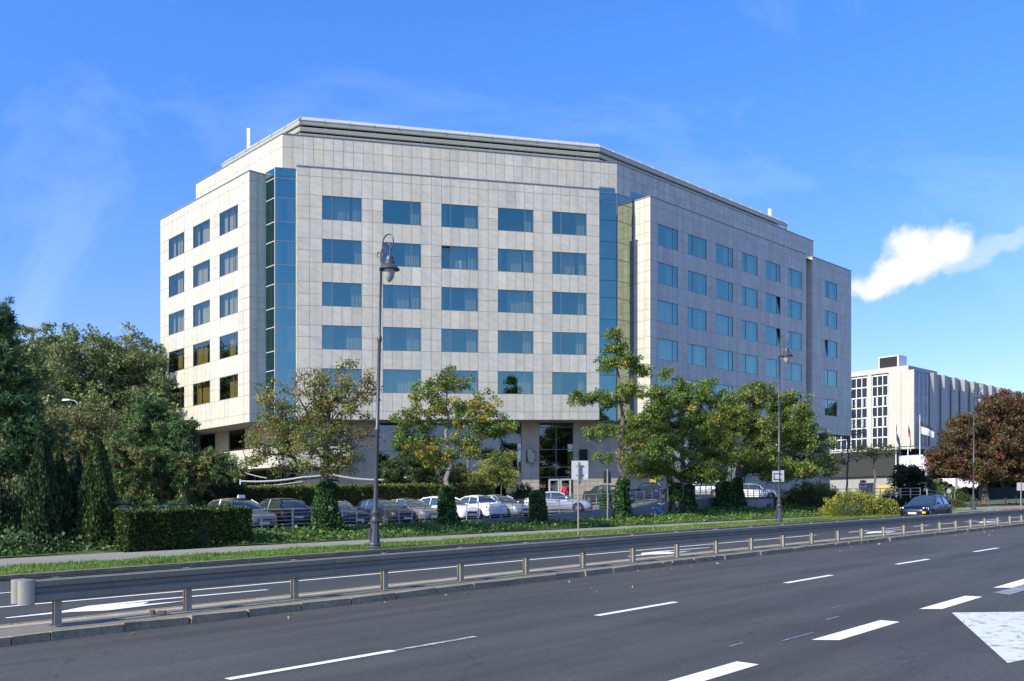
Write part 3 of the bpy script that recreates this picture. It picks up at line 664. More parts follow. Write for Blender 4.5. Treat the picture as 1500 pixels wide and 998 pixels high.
# terrace awning tubes (folded white canopies on masts)
aw = root('terrace_canopy', P(-21.3, 66.5, .9), 'folded white canopy tubes slung between masts on the hotel terrace above the hedge', 'canopy')
b = MB()
def T3(px_, py_, y_): return None
b = MB()
m0 = [(-22.4, 68.5), (-20.25, 67.5), (-13.9, 66.6), (-8.2, 67.6)]
for (x, y, h) in ((-20.25, 67.5, 4.5), (-20.65, 67.5, 3.95)): b.tube([P(x, y, .7), P(x, y, h)], .06, 8)
b.build('mast', 'white_paint', aw, aw.location)
def sag(a, c, s, n=8): return [tuple(a[q]+(c[q]-a[q])*i/n-(s*4*(i/n)*(1-i/n) if q == 2 else 0) for q in range(3)) for i in range(n+1)]
for a, c, s, r in ((P(-22.0, 67.5, 4.05), P(-20.25, 67.5, 4.48), .02, .045), (P(-20.2, 67.5, 3.8), P(-15.6, 67.5, 3.98), .14, .065), (P(-20.2, 67.5, 3.42), P(-15.6, 67.5, 3.66), .1, .035), (P(-15.6, 67.5, 3.98), P(-13.2, 67.5, 4.15), .02, .05), (P(-13.4, 67.5, 4.1), P(-7.6, 68.2, 3.8), .30, .075), (P(-19.9, 67.5, 4.42), P(-18.3, 67.5, 3.98), .04, .04)):
    b = MB(); b.tube(sag(a, c, s), r, 8); b.build('canopy_roll', 'canopy_white', aw, aw.location)
# roof antennas
for (x, y), z, h, r, lb in ((FL.xy(6.3, 4.2), 32.3, 1.9, .13, 'tall white panel antenna standing on the left end of the hotel roof'), (FR.xy(27.0, 4.2), 32.3, 1.0, .16, 'short white panel antenna near the right end of the hotel roof')):
    t = root('panel_antenna', P(x, y, z), lb, 'antenna', 'antennas on the hotel roof'); o_ = t.location
    b = MB(); b.pbox((-r, -.07, .2), (2*r, 0, 0), (0, .14, 0), (0, 0, h)); b.build('antenna_panel', 'white_paint', t)
    b = MB(); b.tube([(0, .12, -.6), (0, .12, h)], .04, 6); b.build('mast', 'steel', t)

# ------------------------------------------------------------------ walls, railings
def seg_wall(name, u0, u1, label, v=WALLV, zt=None, zb=-1.0, th=.25, mat='block_wall', cat='wall', group='low retaining walls along the parking lot'):
    zt = zt or (lambda u: DECK(u)+.1)
    b = MB(); n = max(1, int((u1-u0)/2)); q = split(u0, u1, n); org = R((u0+u1)/2, v, DECK(u0)-.5)
    for a, c in zip(q, q[1:]): b.hexa([R(a, v-th/2, zb), R(c, v-th/2, zb), R(c, v+th/2, zb), R(a, v+th/2, zb)], [R(a, v-th/2, zt(a)), R(c, v-th/2, zt(c)), R(c, v+th/2, zt(c)), R(a, v+th/2, zt(a))])
    return setp(b.build(name, mat, origin=org), label, cat, group)
seg_wall('retaining_wall', 35.6, 41.9, 'low grey concrete wall under the railing left of the small ivy stump', v=38.6)
seg_wall('retaining_wall', 42.2, 50.2, 'low grey concrete wall below the silver saloon', v=38.4)
seg_wall('retaining_wall', 51.0, 56.3, 'dark concrete wall rising behind the blue bicycle', v=38.6, zt=lambda u: DECK(u)-.02)
seg_wall('retaining_wall', 57.6, 63.2, 'dark concrete wall beside the twin ivy-clad trunks, under the silver estate car', v=38.8, zt=lambda u: DECK(u)+.05)
seg_wall('retaining_wall', 65.0, 72.5, 'shaded dark concrete wall behind the second lamp post', v=38.9, zt=lambda u: DECK(u)+.0)
def railing(u0, u1, n, label, v=WALLV, bars=5, base=None, hgt=1.05, pr=.028, rr=.014, stout=False):
    base = base or (lambda u: DECK(u)+.0)
    org = R((u0+u1)/2, v, base((u0+u1)/2)); t = root('steel_railing', org, label, 'railing', 'steel railings along the parking lot edge')
    q = split(u0, u1, n)
    for a in q:
        b = MB(); b.tube([R(a, v, base(a)-.05), R(a, v, base(a)+hgt)], pr*(1.5 if stout else 1), 6); b.build('post', 'steel', t, org)
    b = MB(); b.tube([R(a, v, base(a)+hgt) for a in q], pr*1.1, 6); b.build('handrail', 'steel', t, org)
    for k in range(bars):
        b = MB(); h = hgt*(k+.7)/(bars+.6); b.tube([R(a, v, base(a)+h) for a in q], rr, 5); b.build('rail', 'steel', t, org)
railing(20.9, 26.0, 3, 'stout steel railing between the clipped hedge and the tall ivy-clad trunk', stout=True, rr=.022)
railing(27.2, 34.6, 8, 'steel railing behind the first lamp post, in front of the dark parked cars')
railing(35.9, 41.6, 6, 'steel railing between the round ivy column and the small ivy stump', base=lambda u: DECK(u)+.08)
railing(42.6, 50.2, 6, 'steel railing on the wall in front of the silver saloon', base=lambda u: DECK(u)+.1, v=38.4)
railing(51.4, 56.3, 5, 'horizontal-bar steel railing above the blue bicycle', bars=6, rr=.022, stout=True)
railing(57.9, 63.4, 7, 'steel railing right of the twin ivy-clad trunks', v=38.8, stout=True)
railing(64.6, 72.4, 8, 'pale steel railing behind the second lamp post', v=38.9, stout=True, rr=.022)
railing(74.5, 79.5, 4, 'pale railing beside the yellow juniper, above the steps', v=38.0, stout=True, rr=.022, base=lambda u: .9)
# light concrete block with a dark plate, next to lamp two
b = MB(); c = XY(68.5, 36.4)
def blockbox(b, u0, u1, v0, v1, z0, z1, mi=0): b.hexa([R(u0, v0, z0), R(u1, v0, z0), R(u1, v1, z0), R(u0, v1, z0)], [R(u0, v0, z1), R(u1, v0, z1), R(u1, v1, z1), R(u0, v1, z1)], mi)
t = root('concrete_cabinet', R(66.8, 36.5, .3), 'pale concrete block with a small dark plate, right behind the second lamp post', 'concrete block')
b = MB(); blockbox(b, 65.6, 68.0, 36.3, 37.3, -.6, 1.42); b.build('block', 'cast', t, t.location)
b = MB(); blockbox(b, 66.9, 67.6, 36.26, 36.3, .75, 1.05); b.build('plate', 'black_trim', t, t.location)
t = root('gate_pillar', R(57, 38.1, .4), 'pale block pillar left of the twin ivy-clad trunks', 'pillar')
b = MB()
for k in range(5): blockbox(b, 56.5, 57.4, 37.9, 38.5, .1+k*.27, .355+k*.27)
b.build('courses', 'cast', t, t.location)

# ------------------------------------------------------------------ trees
def sub_tubes(nodes, par, rad, b, n=5):
    for i, p in enumerate(par):
        if p < 0: continue
        a, c = nodes[p], nodes[i]; m = (a+c)/2+rng.normal(size=3)*np.linalg.norm(c-a)*.07
        ra = min(rad[p], rad[i]*1.35)
        b.tube([a, m, c], [ra, (ra+rad[i])/2, rad[i]*.85], n, cap=False)
def tree(name, label, cat, base, height, trunk_r, blobs, ncl, per, leaf, palette, w, group=None, fork=.35, spread=.42, bark='bark', lean=(0, 0), needle=False, bare=0., jit=.22, twigs=True, tufts=1, sub_leaf=None, crown='crown', zfree=0.):
    """a trunk with limbs grown towards leaf clusters, leaves on the clusters"""
    if not needle and group is None: per = int(per*1.9); leaf *= .78; ncl = int(ncl*1.15)
    t = root(name, base, label, cat, group)
    wts = np.array([q[6] if len(q) > 6 else q[3]*q[4]*q[5] for q in blobs]); wts = wts/wts.sum()
    cl = []
    for q, ww in zip(blobs, wts):
        m = max(2, int(ncl*ww)); d = rng.normal(size=(m, 3)); d /= np.linalg.norm(d, axis=1)[:, None]
        r = rng.random(m)**.42
        cl.append(np.array(q[:3])+d*r[:, None]*np.array(q[3:6]))
    cl = np.concatenate(cl); 
    # trunk nodes
    nT = 7; top = height*.86
    nodes = [np.array([lean[0]*top*i/nT+(.04*height*.2*rng.normal() if 0 < i else 0), lean[1]*top*i/nT, top*i/nT]) for i in range(nT+1)]
    par = [-1]+list(range(nT)); start = max(1, int(fork*nT))
    dist = np.array([min(np.linalg.norm(c-nd) for nd in nodes[start:]) for c in cl]); order = np.argsort(dist)
    arr = list(nodes)
    for i in order:
        c = cl[i]; A = np.array(arr[start:]); dv = c-A; L_ = np.linalg.norm(dv, axis=1)
        cost = L_+.9*np.maximum(0, -(dv[:, 2]))+(.0)
        j = int(np.argmin(cost)); arr.append(c); par.append(j+start)
    nodes = arr; cnt = np.ones(len(nodes))
    for i in range(len(nodes)-1, 0, -1): cnt[par[i]] += cnt[i]
    rad = trunk_r*(cnt/cnt[0])**.5; rad = np.maximum(rad*.95, .016); rad[0] = trunk_r*1.25
    b = MB(); sub_tubes(nodes, par, rad, b, 5)
    if twigs and not needle:
        for c in cl:
            for _ in range(2):
                e = c+rng.normal(size=3)*spread*.9; b.tube([c, (c+e)/2+rng.normal(size=3)*.04, e], [.012, .008, .004], 3, cap=False)
    b.build('trunk', bark, t, smooth=True)
    keep = rng.random(len(cl)) >= bare; cc = cl[keep]
    n = len(cc)*per; ci = np.repeat(np.arange(len(cc)), per)
    bd = rng.normal(size=(n, 3)); bd /= np.linalg.norm(bd, axis=1)[:, None]
    ctr = cc[ci]+bd*(rng.random(n)**.5)[:, None]*spread*1.35*np.array([1, 1, .7])
    cb = pal(len(cc), palette, w, .12); cols = cb[ci]*.6+pal(n, palette, w, jit)*.4; cols *= 1.32*(1+.16*rng.normal(size=(n, 1))).clip(.5, 1.6)
    if needle:
        # tufts of long thin needles radiating from twig ends
        k = 16; dirs = rng.normal(size=(n*k, 3)); dirs[:, 2] += .5; dirs /= np.linalg.norm(dirs, axis=1)[:, None]
        cen = np.repeat(ctr, k, 0)+dirs*leaf*.5; leafmesh(crown, cen, np.full(n*k, leaf), np.repeat(cols, k, 0), 'needle', t, aspect=.15, dirs=dirs)
    else:
        leafmesh(crown, ctr, np.full(n, leaf), cols, 'leaf', t, aspect=.75, up=0)
    return t
def ivy_on(parent, h, r0, r1, n, local=(0, 0), name='ivy', base_flare=.5):
    z = rng.random(n)**.9*h; a = rng.uniform(0, 2*PI, n)
    fr = z/h; rr = (r0+(r1-r0)*fr+base_flare*np.exp(-z/.35))*(1+.13*np.sin(a*3+z*3))*(.84+.22*rng.random(n)); rr *= np.where(fr > .85, np.sqrt(np.maximum(.02, 1-((fr-.85)/.16)**2)), 1)
    c = np.stack([local[0]+rr*np.cos(a), local[1]+rr*np.sin(a), z], 1)
    cols = pal(n, [(.045, .11, .03), (.07, .16, .04), (.15, .27, .07), (.02, .05, .016)], [4, 3, 1.2, 2])
    leafmesh(name, c, np.full(n, .15), cols, 'leaf', parent, aspect=.9)
    b = MB(); b.lathe([(r0*.9+base_flare*.6, -.3), (r0*.8, .3), ((r0+r1)*.4, h*.5), (r1*.75, h*.86), (r1*.3, h*.97)], 10, (*local, 0)); b.build('stem', 'hedge_core', parent, smooth=True)
GREEN = [(.065, .125, .025), (.10, .17, .03), (.16, .22, .04), (.04, .075, .02)]
AUT = [(.09, .15, .03), (.16, .20, .045), (.27, .23, .06), (.36, .24, .07), (.05, .085, .02)]
YEL = [(.055, .12, .022), (.10, .18, .03), (.50, .32, .03), (.34, .27, .04)]
def at_px(px, v, dz=0):
    """site point on image column px and street offset v"""
    k = (px-750)/1326; y = v/(-k*ST+CT); x = k*y; u = x*CT+y*ST
    return x, y, u
def base_at(px, v, dz=0):
    x, y, u = at_px(px, v); return P(x, y, H(u, v)+dz)
# 1 tree with the tall ivy-clad trunk, thinning autumn crown
t = tree('linden_tree', 'thinning autumn linden with bare twigs on the tall ivy column, left of the nearest lamp', 'tree', base_at(478, 37.4), 7.4, .24,
     [(-.6, 0, 4.4, 2.3, 2.2, 1.5, 6), (-2.9, 0, 4.3, 1.3, 1.5, 1.6, 3), (-1.4, 0, 6.6, 1.8, 1.5, 1.5, 3.2), (.9, 0, 7.1, 1.7, 1.4, 1.4, 3.4), (.6, 0, 5.4, 1.7, 1.6, 1.4, 3.4), (-2.3, 0, 5.6, 1.0, 1, .9, 1.2), (.6, .2, 3.4, 1.2, 1.2, .7, 1.5)], 300, 34, .135, AUT+[(.15, .06, .04)], [4, 4, 3, 2.5, 2, .5], fork=.38, spread=.33, bare=.06)
ivy_on(t, 2.5, .62, .48, 2600)
# bare branches reaching right
b = MB()
def twig(p, d, L_, r, dep):
    q = p+d*L_; b.tube([tuple(p), tuple((p+q)/2+Vector(rng.normal(size=3))*L_*.06), tuple(q)], [r, r*.8, r*.6], 4, cap=False)
    if dep:
        for _ in range(3): twig(p+d*L_*random.uniform(.5, 1), (d+Vector(rng.normal(size=3))*.5).normalized(), L_*.62, r*.6, dep-1)
def bb(*a):
    global b
    b = MB(); twig(*a); b.build('bare_branch', 'bark', t)
bb(Vector((.3, 0, 3.6)), Vector((.8, -.1, .45)).normalized(), 1.5, .05, 4); bb(Vector((1.6, 0, 4.6)), Vector((.95, 0, .1)).normalized(), 1.0, .03, 3); bb(Vector((.3, 0, 6.8)), Vector((.3, 0, 1)).normalized(), 1.0, .03, 3); bb(Vector((-.9, 0, 6.6)), Vector((-.3, 0, 1)).normalized(), .8, .03, 3)
# 2 yellow-green tree on the ivy column in the middle
t = tree('maple_tree', 'open maple with yellow leaves and pale forked trunk above the round ivy column', 'tree', base_at(655, 37.6), 8.4, .15,
     [(.3, 0, 8.1, 1.0, 1.0, .8, 2.2), (-1.2, 0, 7.0, 1.1, 1.0, .9, 2.2), (-2.1, 0, 5.9, 1.2, 1.0, .7, 2), (-1.4, 0, 4.9, 1.6, 1.3, 1.1, 3.6), (.2, 0, 6.3, 1.3, 1.1, .9, 2.4), (-.6, 0, 7.6, .8, .9, .6, 1.2), (2.1, 0, 6.7, 1.1, 1.0, .9, 2.2), (2.3, 0, 5.6, 1.3, 1.1, .8, 2.6), (3.2, 0, 5.4, .9, .8, .4, 1.1), (.8, 0, 5.9, 1.0, 1, .7, 1.4), (-.4, 0, 3.9, 1.5, 1.2, .9, 2.8), (1.3, 0, 4.5, 1.5, 1.1, .8, 2.4), (3.2, 0, 3.8, .7, .7, .4, .7)], 250, 30, .16, YEL, [6, 6, 1.8, 2.4], fork=.42, spread=.27, bark='bark_pale')
ivy_on(t, 2.2, .46, .42, 2000)
# 3 dark green tree left of it, behind the hedge
x, y, u = at_px(600, 50)
tree('maple_tree', 'dense dark green maple behind the long hedge, just right of the first lamp post', 'tree', base_at(607, 50), 6.4, .14,
     [(-.1, 0, 4.0, 1.9, 1.5, 1.6, 6), (-.8, 0, 5.7, .9, .8, .9, 2), (1.2, 0, 3.6, 1.1, 1, 1.2, 2), (-1.8, 0, 3.4, 1.0, 1, 1.0, 2)], 190, 34, .17, [(.035, .07, .02), (.06, .10, .025), (.20, .17, .03)], [5, 3, .7], fork=.25, spread=.3)
# 4 small yellow-green tree right of it
tree('field_maple', 'small bushy yellow-green maple at the right end of the long hedge', 'tree', base_at(722, 50.5), 4.3, .09,
     [(0, 0, 3.2, 1.5, 1.2, 1.2, 5), (1.4, 0, 2.7, .9, .9, .9, 2), (-1.1, 0, 2.6, .9, .9, .8, 1.5)], 130, 40, .13, [(.24, .27, .05), (.34, .33, .07), (.14, .18, .035)], [4, 3, 2], fork=.2, spread=.25)
tree('maple_tree', 'low dark maple with a few orange leaves between the forked tree and the yellow bush', 'tree', base_at(676, 49.5), 4.0, .1,
     [(0, 0, 2.6, 1.6, 1.2, .9, 4), (2.9, 0, 4.0, .8, .8, .5, .8)], 90, 34, .15, [(.05, .09, .022), (.10, .13, .03), (.42, .17, .04)], [5, 3, .8], fork=.2, spread=.28)
# 5 tall slim tree in front of the right glass corner
t = tree('linden_tree', 'tall slim linden with sparse top in front of the right glass corner', 'tree', base_at(912, 38.0), 13.2, .15,
     [(-.6, 0, 12.9, .5, .5, .5, .7), (-.9, 0, 11.7, .5, .5, .5, .6), (-1.0, 0, 10.7, .9, .7, .5, 1.3), (.4, 0, 10.9, .9, .8, .6, 1.5), (1.3, 0, 10.2, .7, .6, .4, .8), (-2.9, 0, 8.3, .9, .7, .5, 1.2), (-1.3, 0, 8.4, 1.0, .9, .8, 1.8), (.5, 0, 8.9, 1.1, 1, .9, 2.2), (2.6, 0, 8.6, 1.2, 1, .6, 1.8), (-1.5, 0, 6.0, 1.3, 1, .6, 1.6), (.9, 0, 6.6, 1.4, 1.1, .9, 2.4), (2.1, 0, 5.0, 1.3, 1.1, .8, 2), (-1.4, 0, 4.3, .8, .8, .4, .6), (0, 0, 12.0, .4, .4, 1.0, .7)], 300, 30, .17, [(.075, .145, .028), (.13, .21, .04), (.36, .32, .05), (.042, .08, .02)], [4, 4, 1.5, 2], fork=.28, spread=.3, lean=(-.035, 0))
ivy_on(t, 2.9, .5, .42, 2300)
ivy_on(t, 2.2, .4, .36, 1200, local=(-1.15, .2), name='ivy')
# 6 dense tree on twin ivy trunks
t = tree('linden_tree', 'broad dense linden with yellow tips over twin ivy-clad trunks', 'tree', base_at(999, 38.0), 9.9, .25,
     [(.2, 0, 6.6, 3.0, 2.6, 2.2, 10), (-2.6, 0, 4.6, 2.2, 2.0, 1.8, 5), (1.4, 0, 9.0, 1.5, 1.3, 1.2, 2.5), (-.2, 0, 8.9, 1.2, 1.2, 1.2, 2), (3.4, 0, 7.9, 1.4, 1.3, 1.3, 2.5), (-3.4, 0, 6.4, 1.4, 1.3, 1.2, 2), (.3, 0, 3.8, 2.4, 2, 1.2, 3.5), (-1.6, 0, 7.9, 1.2, 1.1, 1.0, 1.6), (2.9, 0, 5.0, 1.8, 1.6, 1.4, 3), (-1.2, 0, 10.4, .5, .5, .5, .4), (-2.6, -.5, 3.2, 1.8, 1.5, .7, 2.4), (1.6, -.5, 2.9, 2.0, 1.5, .7, 2.6)], 620, 36, .18, [(.075, .145, .026), (.13, .21, .035), (.30, .32, .055), (.52, .38, .05), (.036, .07, .016)], [5, 4, 2, 1, 3], fork=.28, spread=.34)
ivy_on(t, 2.3, .5, .45, 1600, local=(-.45, 0)); ivy_on(t, 2.2, .45, .4, 1400, local=(.55, .1))
# 7 dense tree behind lamp two
t = tree('linden_tree', 'wide round green linden behind the second lamp post, yellowing at the top', 'tree', base_at(1081, 38.2), 10.5, .27,
     [(2.9, 1, 6.6, 3.6, 3.0, 2.7, 12), (5.6, 1, 5.2, 2.5, 2.4, 2.3, 6), (1.8, 1, 9.2, 2.2, 1.8, 1.1, 4), (-.6, .5, 7.2, 1.8, 1.8, 1.7, 4), (4.6, 1, 8.2, 1.8, 1.6, 1.3, 3.5), (1.5, .5, 3.9, 3.0, 2.2, 1.2, 5), (6.3, 1.5, 3.4, 2.4, 1.8, 1.1, 3.5), (-1.6, .3, 4.6, 1.4, 1.4, 1.2, 2.5), (3.6, 0, 2.9, 3.4, 2.0, .8, 4)], 720, 38, .19, [(.075, .14, .028), (.13, .20, .04), (.29, .30, .06), (.42, .33, .06), (.036, .068, .016)], [5, 4, 2.4, 1, 3], fork=.26, spread=.38)
ivy_on(t, 2.4, .42, .4, 1600)
t = tree('young_tree', 'slim dark trunk half hidden in the crown left of the second lamp post', 'tree', base_at(1048, 42.5), 7.5, .12, [(0, 0, 5.6, 1.7, 1.5, 1.7, 3)], 60, 30, .18, GREEN, [4, 3, 2, 3], fork=.4)
t = root('ivy_stump', base_at(1078, 38.2), 'x', 'plant'); bpy.data.objects.remove(t)
t = root('ivy_stump', base_at(788, 37.7), 'short rounded stump wholly wrapped in ivy, left of the silver saloon', 'plant'); ivy_on(t, 2.1, .5, .45, 2400, base_flare=.15)
t = root('ivy_bush', base_at(1062, 37.7), 'rounded dark ivy bush between the two big lindens', 'plant'); ivy_on(t, 2.2, .75, .6, 2200, base_flare=.4)
# ---- left side conifers
PINE = [(.055, .125, .04), (.08, .165, .045), (.025, .055, .02), (.20, .14, .05)]
tree('pine_tree', 'tall dark pine cut by the left edge of the picture', 'tree', base_at(-8, 41.5), 10.0, .26,
     [(.15, 0, 9.3, .4, .5, .8, 1.4), (.25, 0, 8.0, .75, .9, .6, 2.0), (.35, 0, 6.9, 1.0, 1.2, .6, 2.4), (.5, 0, 5.8, 1.2, 1.4, .5, 2.6), (1.3, 0, 4.9, 1.2, 1.2, .35, 1.8), (1.9, 0, 4.2, 1.0, 1, .3, 1.2), (.3, 0, 3.6, 1.7, 1.8, .7, 3.4), (-1.8, 0, 5.0, 1.7, 2, 2.8, 5)], 300, 11, .24, PINE, [4, 2.4, 4, .3], fork=.15, needle=True, spread=.38)
tree('pine_tree', 'broad bushy pine with browning needles left of the hotel corner', 'tree', base_at(222, 47), 7.3, .2,
     [(0, 0, 4.2, 2.4, 2, 1.8, 7), (-.2, 0, 6.2, 1.2, 1.1, .9, 2.2), (2.0, 0, 3.2, 1.8, 1.4, 1.1, 3), (3.4, 0, 3.9, 1.0, .7, .4, 1), (4.1, 0, 3.3, .9, .7, .35, .7), (-1.9, 0, 4.0, 1.2, 1.2, 1.6, 2.5), (1.3, 0, 5.4, 1.2, 1, .8, 1.8), (0, 0, 1.9, 2.8, 2, 1.2, 4)], 400, 13, .24, [(.07, .135, .04), (.115, .19, .055), (.03, .06, .02), (.30, .21, .08)], [4, 4, 3, 1.2], fork=.12, needle=True, spread=.34)
tree('pine_tree', 'low dark dense pine between the bushy pine and the terrace masts', 'tree', base_at(305, 49), 3.6, .12,
     [(0, 0, 1.8, 1.8, 1.4, 1.3, 4), (.9, 0, 2.3, 1.1, 1, .7, 1.2)], 130, 13, .24, [(.025, .05, .02), (.04, .075, .025)], [4, 2], fork=.12, needle=True, spread=.32)
tree('yellow_shrub', 'bright yellow-green shrub top showing behind the low dark pine', 'shrub', base_at(300, 52.5), 3.4, .06, [(0, 0, 3.2, 1.6, .9, .45, 3)], 40, 50, .13, [(.16, .24, .03), (.25, .28, .04)], [3, 2], fork=.2, spread=.25)
def column(px, v, h, r, label, n=10500, cols=((.03, .06, .018), (.05, .095, .025), (.10, .15, .035), (.018, .034, .012))):
    t = root('columnar_conifer', base_at(px, v), label, 'tree', 'columnar conifers at the left')
    z = rng.random(n)**.85*h; a = rng.uniform(0, 2*PI, n); f = z/h
    lobes = 1+.14*np.sin(a*4+1.3*np.sin(z*2))+.10*np.sin(a*7+z*3)
    rr = r*(1-f**2.2)**.8*lobes*(.72+.33*rng.random(n))+.03
    c = np.stack([rr*np.cos(a), rr*np.sin(a), z+.12*np.sin(a*5)], 1)
    d = np.stack([.35*np.cos(a), .35*np.sin(a), np.full(n, 1.)], 1)
    leafmesh('foliage', c, np.full(n, .17), pal(n, cols, [4, 3, 1, 3]), 'needle', t, aspect=.42, dirs=d)
    b = MB(); b.lathe([(r*.72, 0), (r*.74, h*.4), (r*.5, h*.72), (r*.12, h*.93)], 9); b.build('stem', 'hedge_core', t, smooth=True)
column(62, 38.2, 4.2, .6, 'dark columnar conifer beside the tall pine')
column(87, 38.6, 3.5, .45, 'thin ivy-hung columnar conifer, second of the columnar conifers')
column(110, 39.0, 3.7, .5, 'shorter columnar conifer, third of the columnar conifers, hung with grey-green ivy', cols=((.05, .085, .04), (.08, .12, .06), (.11, .15, .07), (.02, .04, .02)))
column(143, 37.6, 4.2, .66, 'brightest and tallest columnar conifer, right at the clipped hedge', 13000, cols=((.05, .085, .02), (.085, .13, .03), (.15, .19, .04), (.02, .04, .012)))
# background wood: individual tall trees left of the hotel
BG = [(.115, .165, .055), (.165, .21, .075), (.22, .24, .10), (.07, .10, .038), (.33, .29, .12)]
bgs = [(28, 74, 15.5, 3.2, 'sparse-topped tree behind the tall pine at the left edge'), (72, 84, 18.0, 4.2, 'second of the tall background trees from the left, feathery grey-green'), (112, 80, 17.6, 4.0, 'tall feathery tree straight above the bent street light'),
       (152, 86, 18.2, 4.2, 'tall background tree with sky gaps low in its crown'), (194, 78, 17.5, 4.0, 'tall olive tree next to the hotel wall, fourth from the left of the background trees'), (212, 86, 18.0, 3.0, 'tall background tree partly hidden by the left wall of the hotel')]
for px, v, h, r, lb in bgs:
    tree('tall_tree', lb, 'tree', base_at(px, v), h, .32, [(0, 0, h*.80, r*.72, r*.7, h*.19, 3.6), (-.4*r, 0, h*.6, r*.75, r*.8, h*.2, 4), (.45*r, 0, h*.55, r*.72, r*.8, h*.22, 4), (0, 0, h*.32, r*.9, r, h*.18, 3.2)], 420, 44, .26, BG, [4, 4, 3, 3, .5], group='tall trees behind the left garden', fork=.12, spread=.55, bark='bark_pale')
tree('birch_tree', 'pale yellowish birch below the bent street light', 'tree', base_at(118, 53), 7.4, .14, [(0, 0, 5.4, 2.3, 2, 2.2, 5), (-1.6, 0, 4, 1.6, 1.5, 1.7, 3), (1.8, 0, 3.8, 1.5, 1.5, 1.7, 2)], 240, 32, .2, [(.15, .15, .05), (.20, .19, .07), (.09, .10, .035)], [4, 3, 3], fork=.15, spread=.42, bark='bark_pale')
for k, (px, v, h) in enumerate([(-160, 70, 16), (-330, 84, 17)]):
    pass
for k, (x, y, h) in enumerate([(-78, 92, 19), (-92, 84, 18), (-104, 96, 20), (-70, 104, 20), (-86, 108, 21)]):
    tree('tall_tree', 'tall green tree of the row further left', 'tree', P(x, y, .5), h, .3, [(0, 0, h*.7, 4, 4, h*.26, 3), (0, 0, h*.35, 4.6, 4.6, h*.25, 3)], 150, 22, .55, BG, [4, 4, 3, 3, .5], group='tall trees further left', fork=.12, spread=.9, twigs=False)
# bent street light among the trees
t = root('street_light', base_at(121, 56), 'modern street light with curved arm and white head among the left trees', 'street light')
b = MB(); b.tube([(0, 0, 0), (0, 0, 7.2), (-.12, 0, 7.6), (-.45, 0, 7.92), (-.8, 0, 8.0)], [.06, .045, .04, .035, .03], 8); b.build('pole', 'steel', t, smooth=True)
b = MB(); b.hexa([(-1.2, -.1, 7.92), (-.75, -.07, 7.96), (-.75, .07, 7.96), (-1.2, .1, 7.92)], [(-1.15, -.08, 8.05), (-.75, -.05, 8.03), (-.75, .05, 8.03), (-1.15, .08, 8.05)]); b.build('lamp_head', 'white_paint', t)

# ------------------------------------------------------------------ hedges, bank cover, grass
def hedge(name, label, u0, u1, v0, v1, zt0, zt1, dens, cols, w, leaf=.10, zb=None, mat='needle', group=None):
    zb = zb or (lambda u, v: H(u, v)); org = R((u0+u1)/2, (v0+v1)/2, H((u0+u1)/2, (v0+v1)/2))
    t = root(name, org, label, 'hedge', group); zt = lambda u: zt0+(zt1-zt0)*(u-u0)/(u1-u0)
    b = MB(); e = .12
    q = split(u0+e, u1-e, max(2, int((u1-u0)/2)))
    for a, c in zip(q, q[1:]): b.hexa([R(a, v0+e, -.5), R(c, v0+e, -.5), R(c, v1-e, -.5), R(a, v1-e, -.5)], [R(a, v0+e, zt(a)-e), R(c, v0+e, zt(c)-e), R(c, v1-e, zt(c)-e), R(a, v1-e, zt(a)-e)])
    b.build('core', 'hedge_core', t, org)
    pts = []; nrm = []
    def add(n, f, dvec):
        for _ in range(int(n)): pts.append(f()); nrm.append(dvec)
    hh = (zt0+zt1)/2-.2
    Rn = lambda a, c: random.uniform(a, c)
    def wob(u, v, z): return .07*math.sin(u*2.1+z*1.7)+.06*math.sin(u*5.3+v*3)+.03*math.sin(u*13+z*9)
    def ff(): u = Rn(u0, u1); z0 = zb(u, v0); z = Rn(z0, zt(u)); return R(u, v0+wob(u, v0, z)+abs(rng.normal())*.06-.02, z)
    def fb(): u = Rn(u0, u1); z = Rn(zb(u, v1), zt(u)); return R(u, v1-abs(rng.normal())*.05, z)
    def ft(): u = Rn(u0, u1); v = Rn(v0, v1); return R(u, v, zt(u)+wob(v, u, 0)*.6-abs(rng.normal())*.05+.02+(.12*rng.random() if rng.random() < .06 else 0))
    def fl(): v = Rn(v0, v1); return R(u0+abs(rng.normal())*.06-.02+wob(v, 0, 0), v, Rn(zb(u0, v), zt(u0)))
    def fr_(): v = Rn(v0, v1); return R(u1-abs(rng.normal())*.06, v, Rn(zb(u1, v), zt(u1)))
    add(dens*(u1-u0)*hh, ff, (ST, -CT, .4)); add(dens*(u1-u0)*(v1-v0)*.9, ft, (0, 0, 1)); add(dens*(v1-v0)*hh, fl, (-CT, -ST, .4)); add(dens*(v1-v0)*hh, fr_, (CT, ST, .4)); add(dens*.25*(u1-u0)*hh, fb, (-ST, CT, .4))
    pts = np.array(pts)-np.array(org); nrm = np.array(nrm, float); n = len(pts)
    cc = pal(n, cols, w)
    pn = np.sin(pts[:, 0]*1.9)*np.sin(pts[:, 0]*.77+1+pts[:, 2]*2)
    cc *= (1+.18*pn)[:, None]
    leafmesh('foliage', pts, np.full(n, leaf), cc, mat, t, aspect=.5, dirs=nrm+rng.normal(size=(n, 3))*.4)
    return t
hedge('clipped_hedge', 'low box-shaped clipped yew hedge by the sidewalk, in front of the parked cars', 14.9, 20.35, 35.5, 37.4, 1.80, 1.78, 900, [(.045, .085, .016), (.085, .14, .024), (.018, .034, .010), (.17, .22, .035)], [4, 3, 3, 1], leaf=.11)
hedge('long_hedge', 'long trimmed thuja hedge with brown patches, behind the row of parked cars', 19.5, 47.5, 48.0, 49.2, 2.95, 3.1, 420, [(.11, .155, .022), (.18, .22, .035), (.05, .075, .015), (.24, .13, .06)], [4, 4, 2, 1.1], leaf=.13)
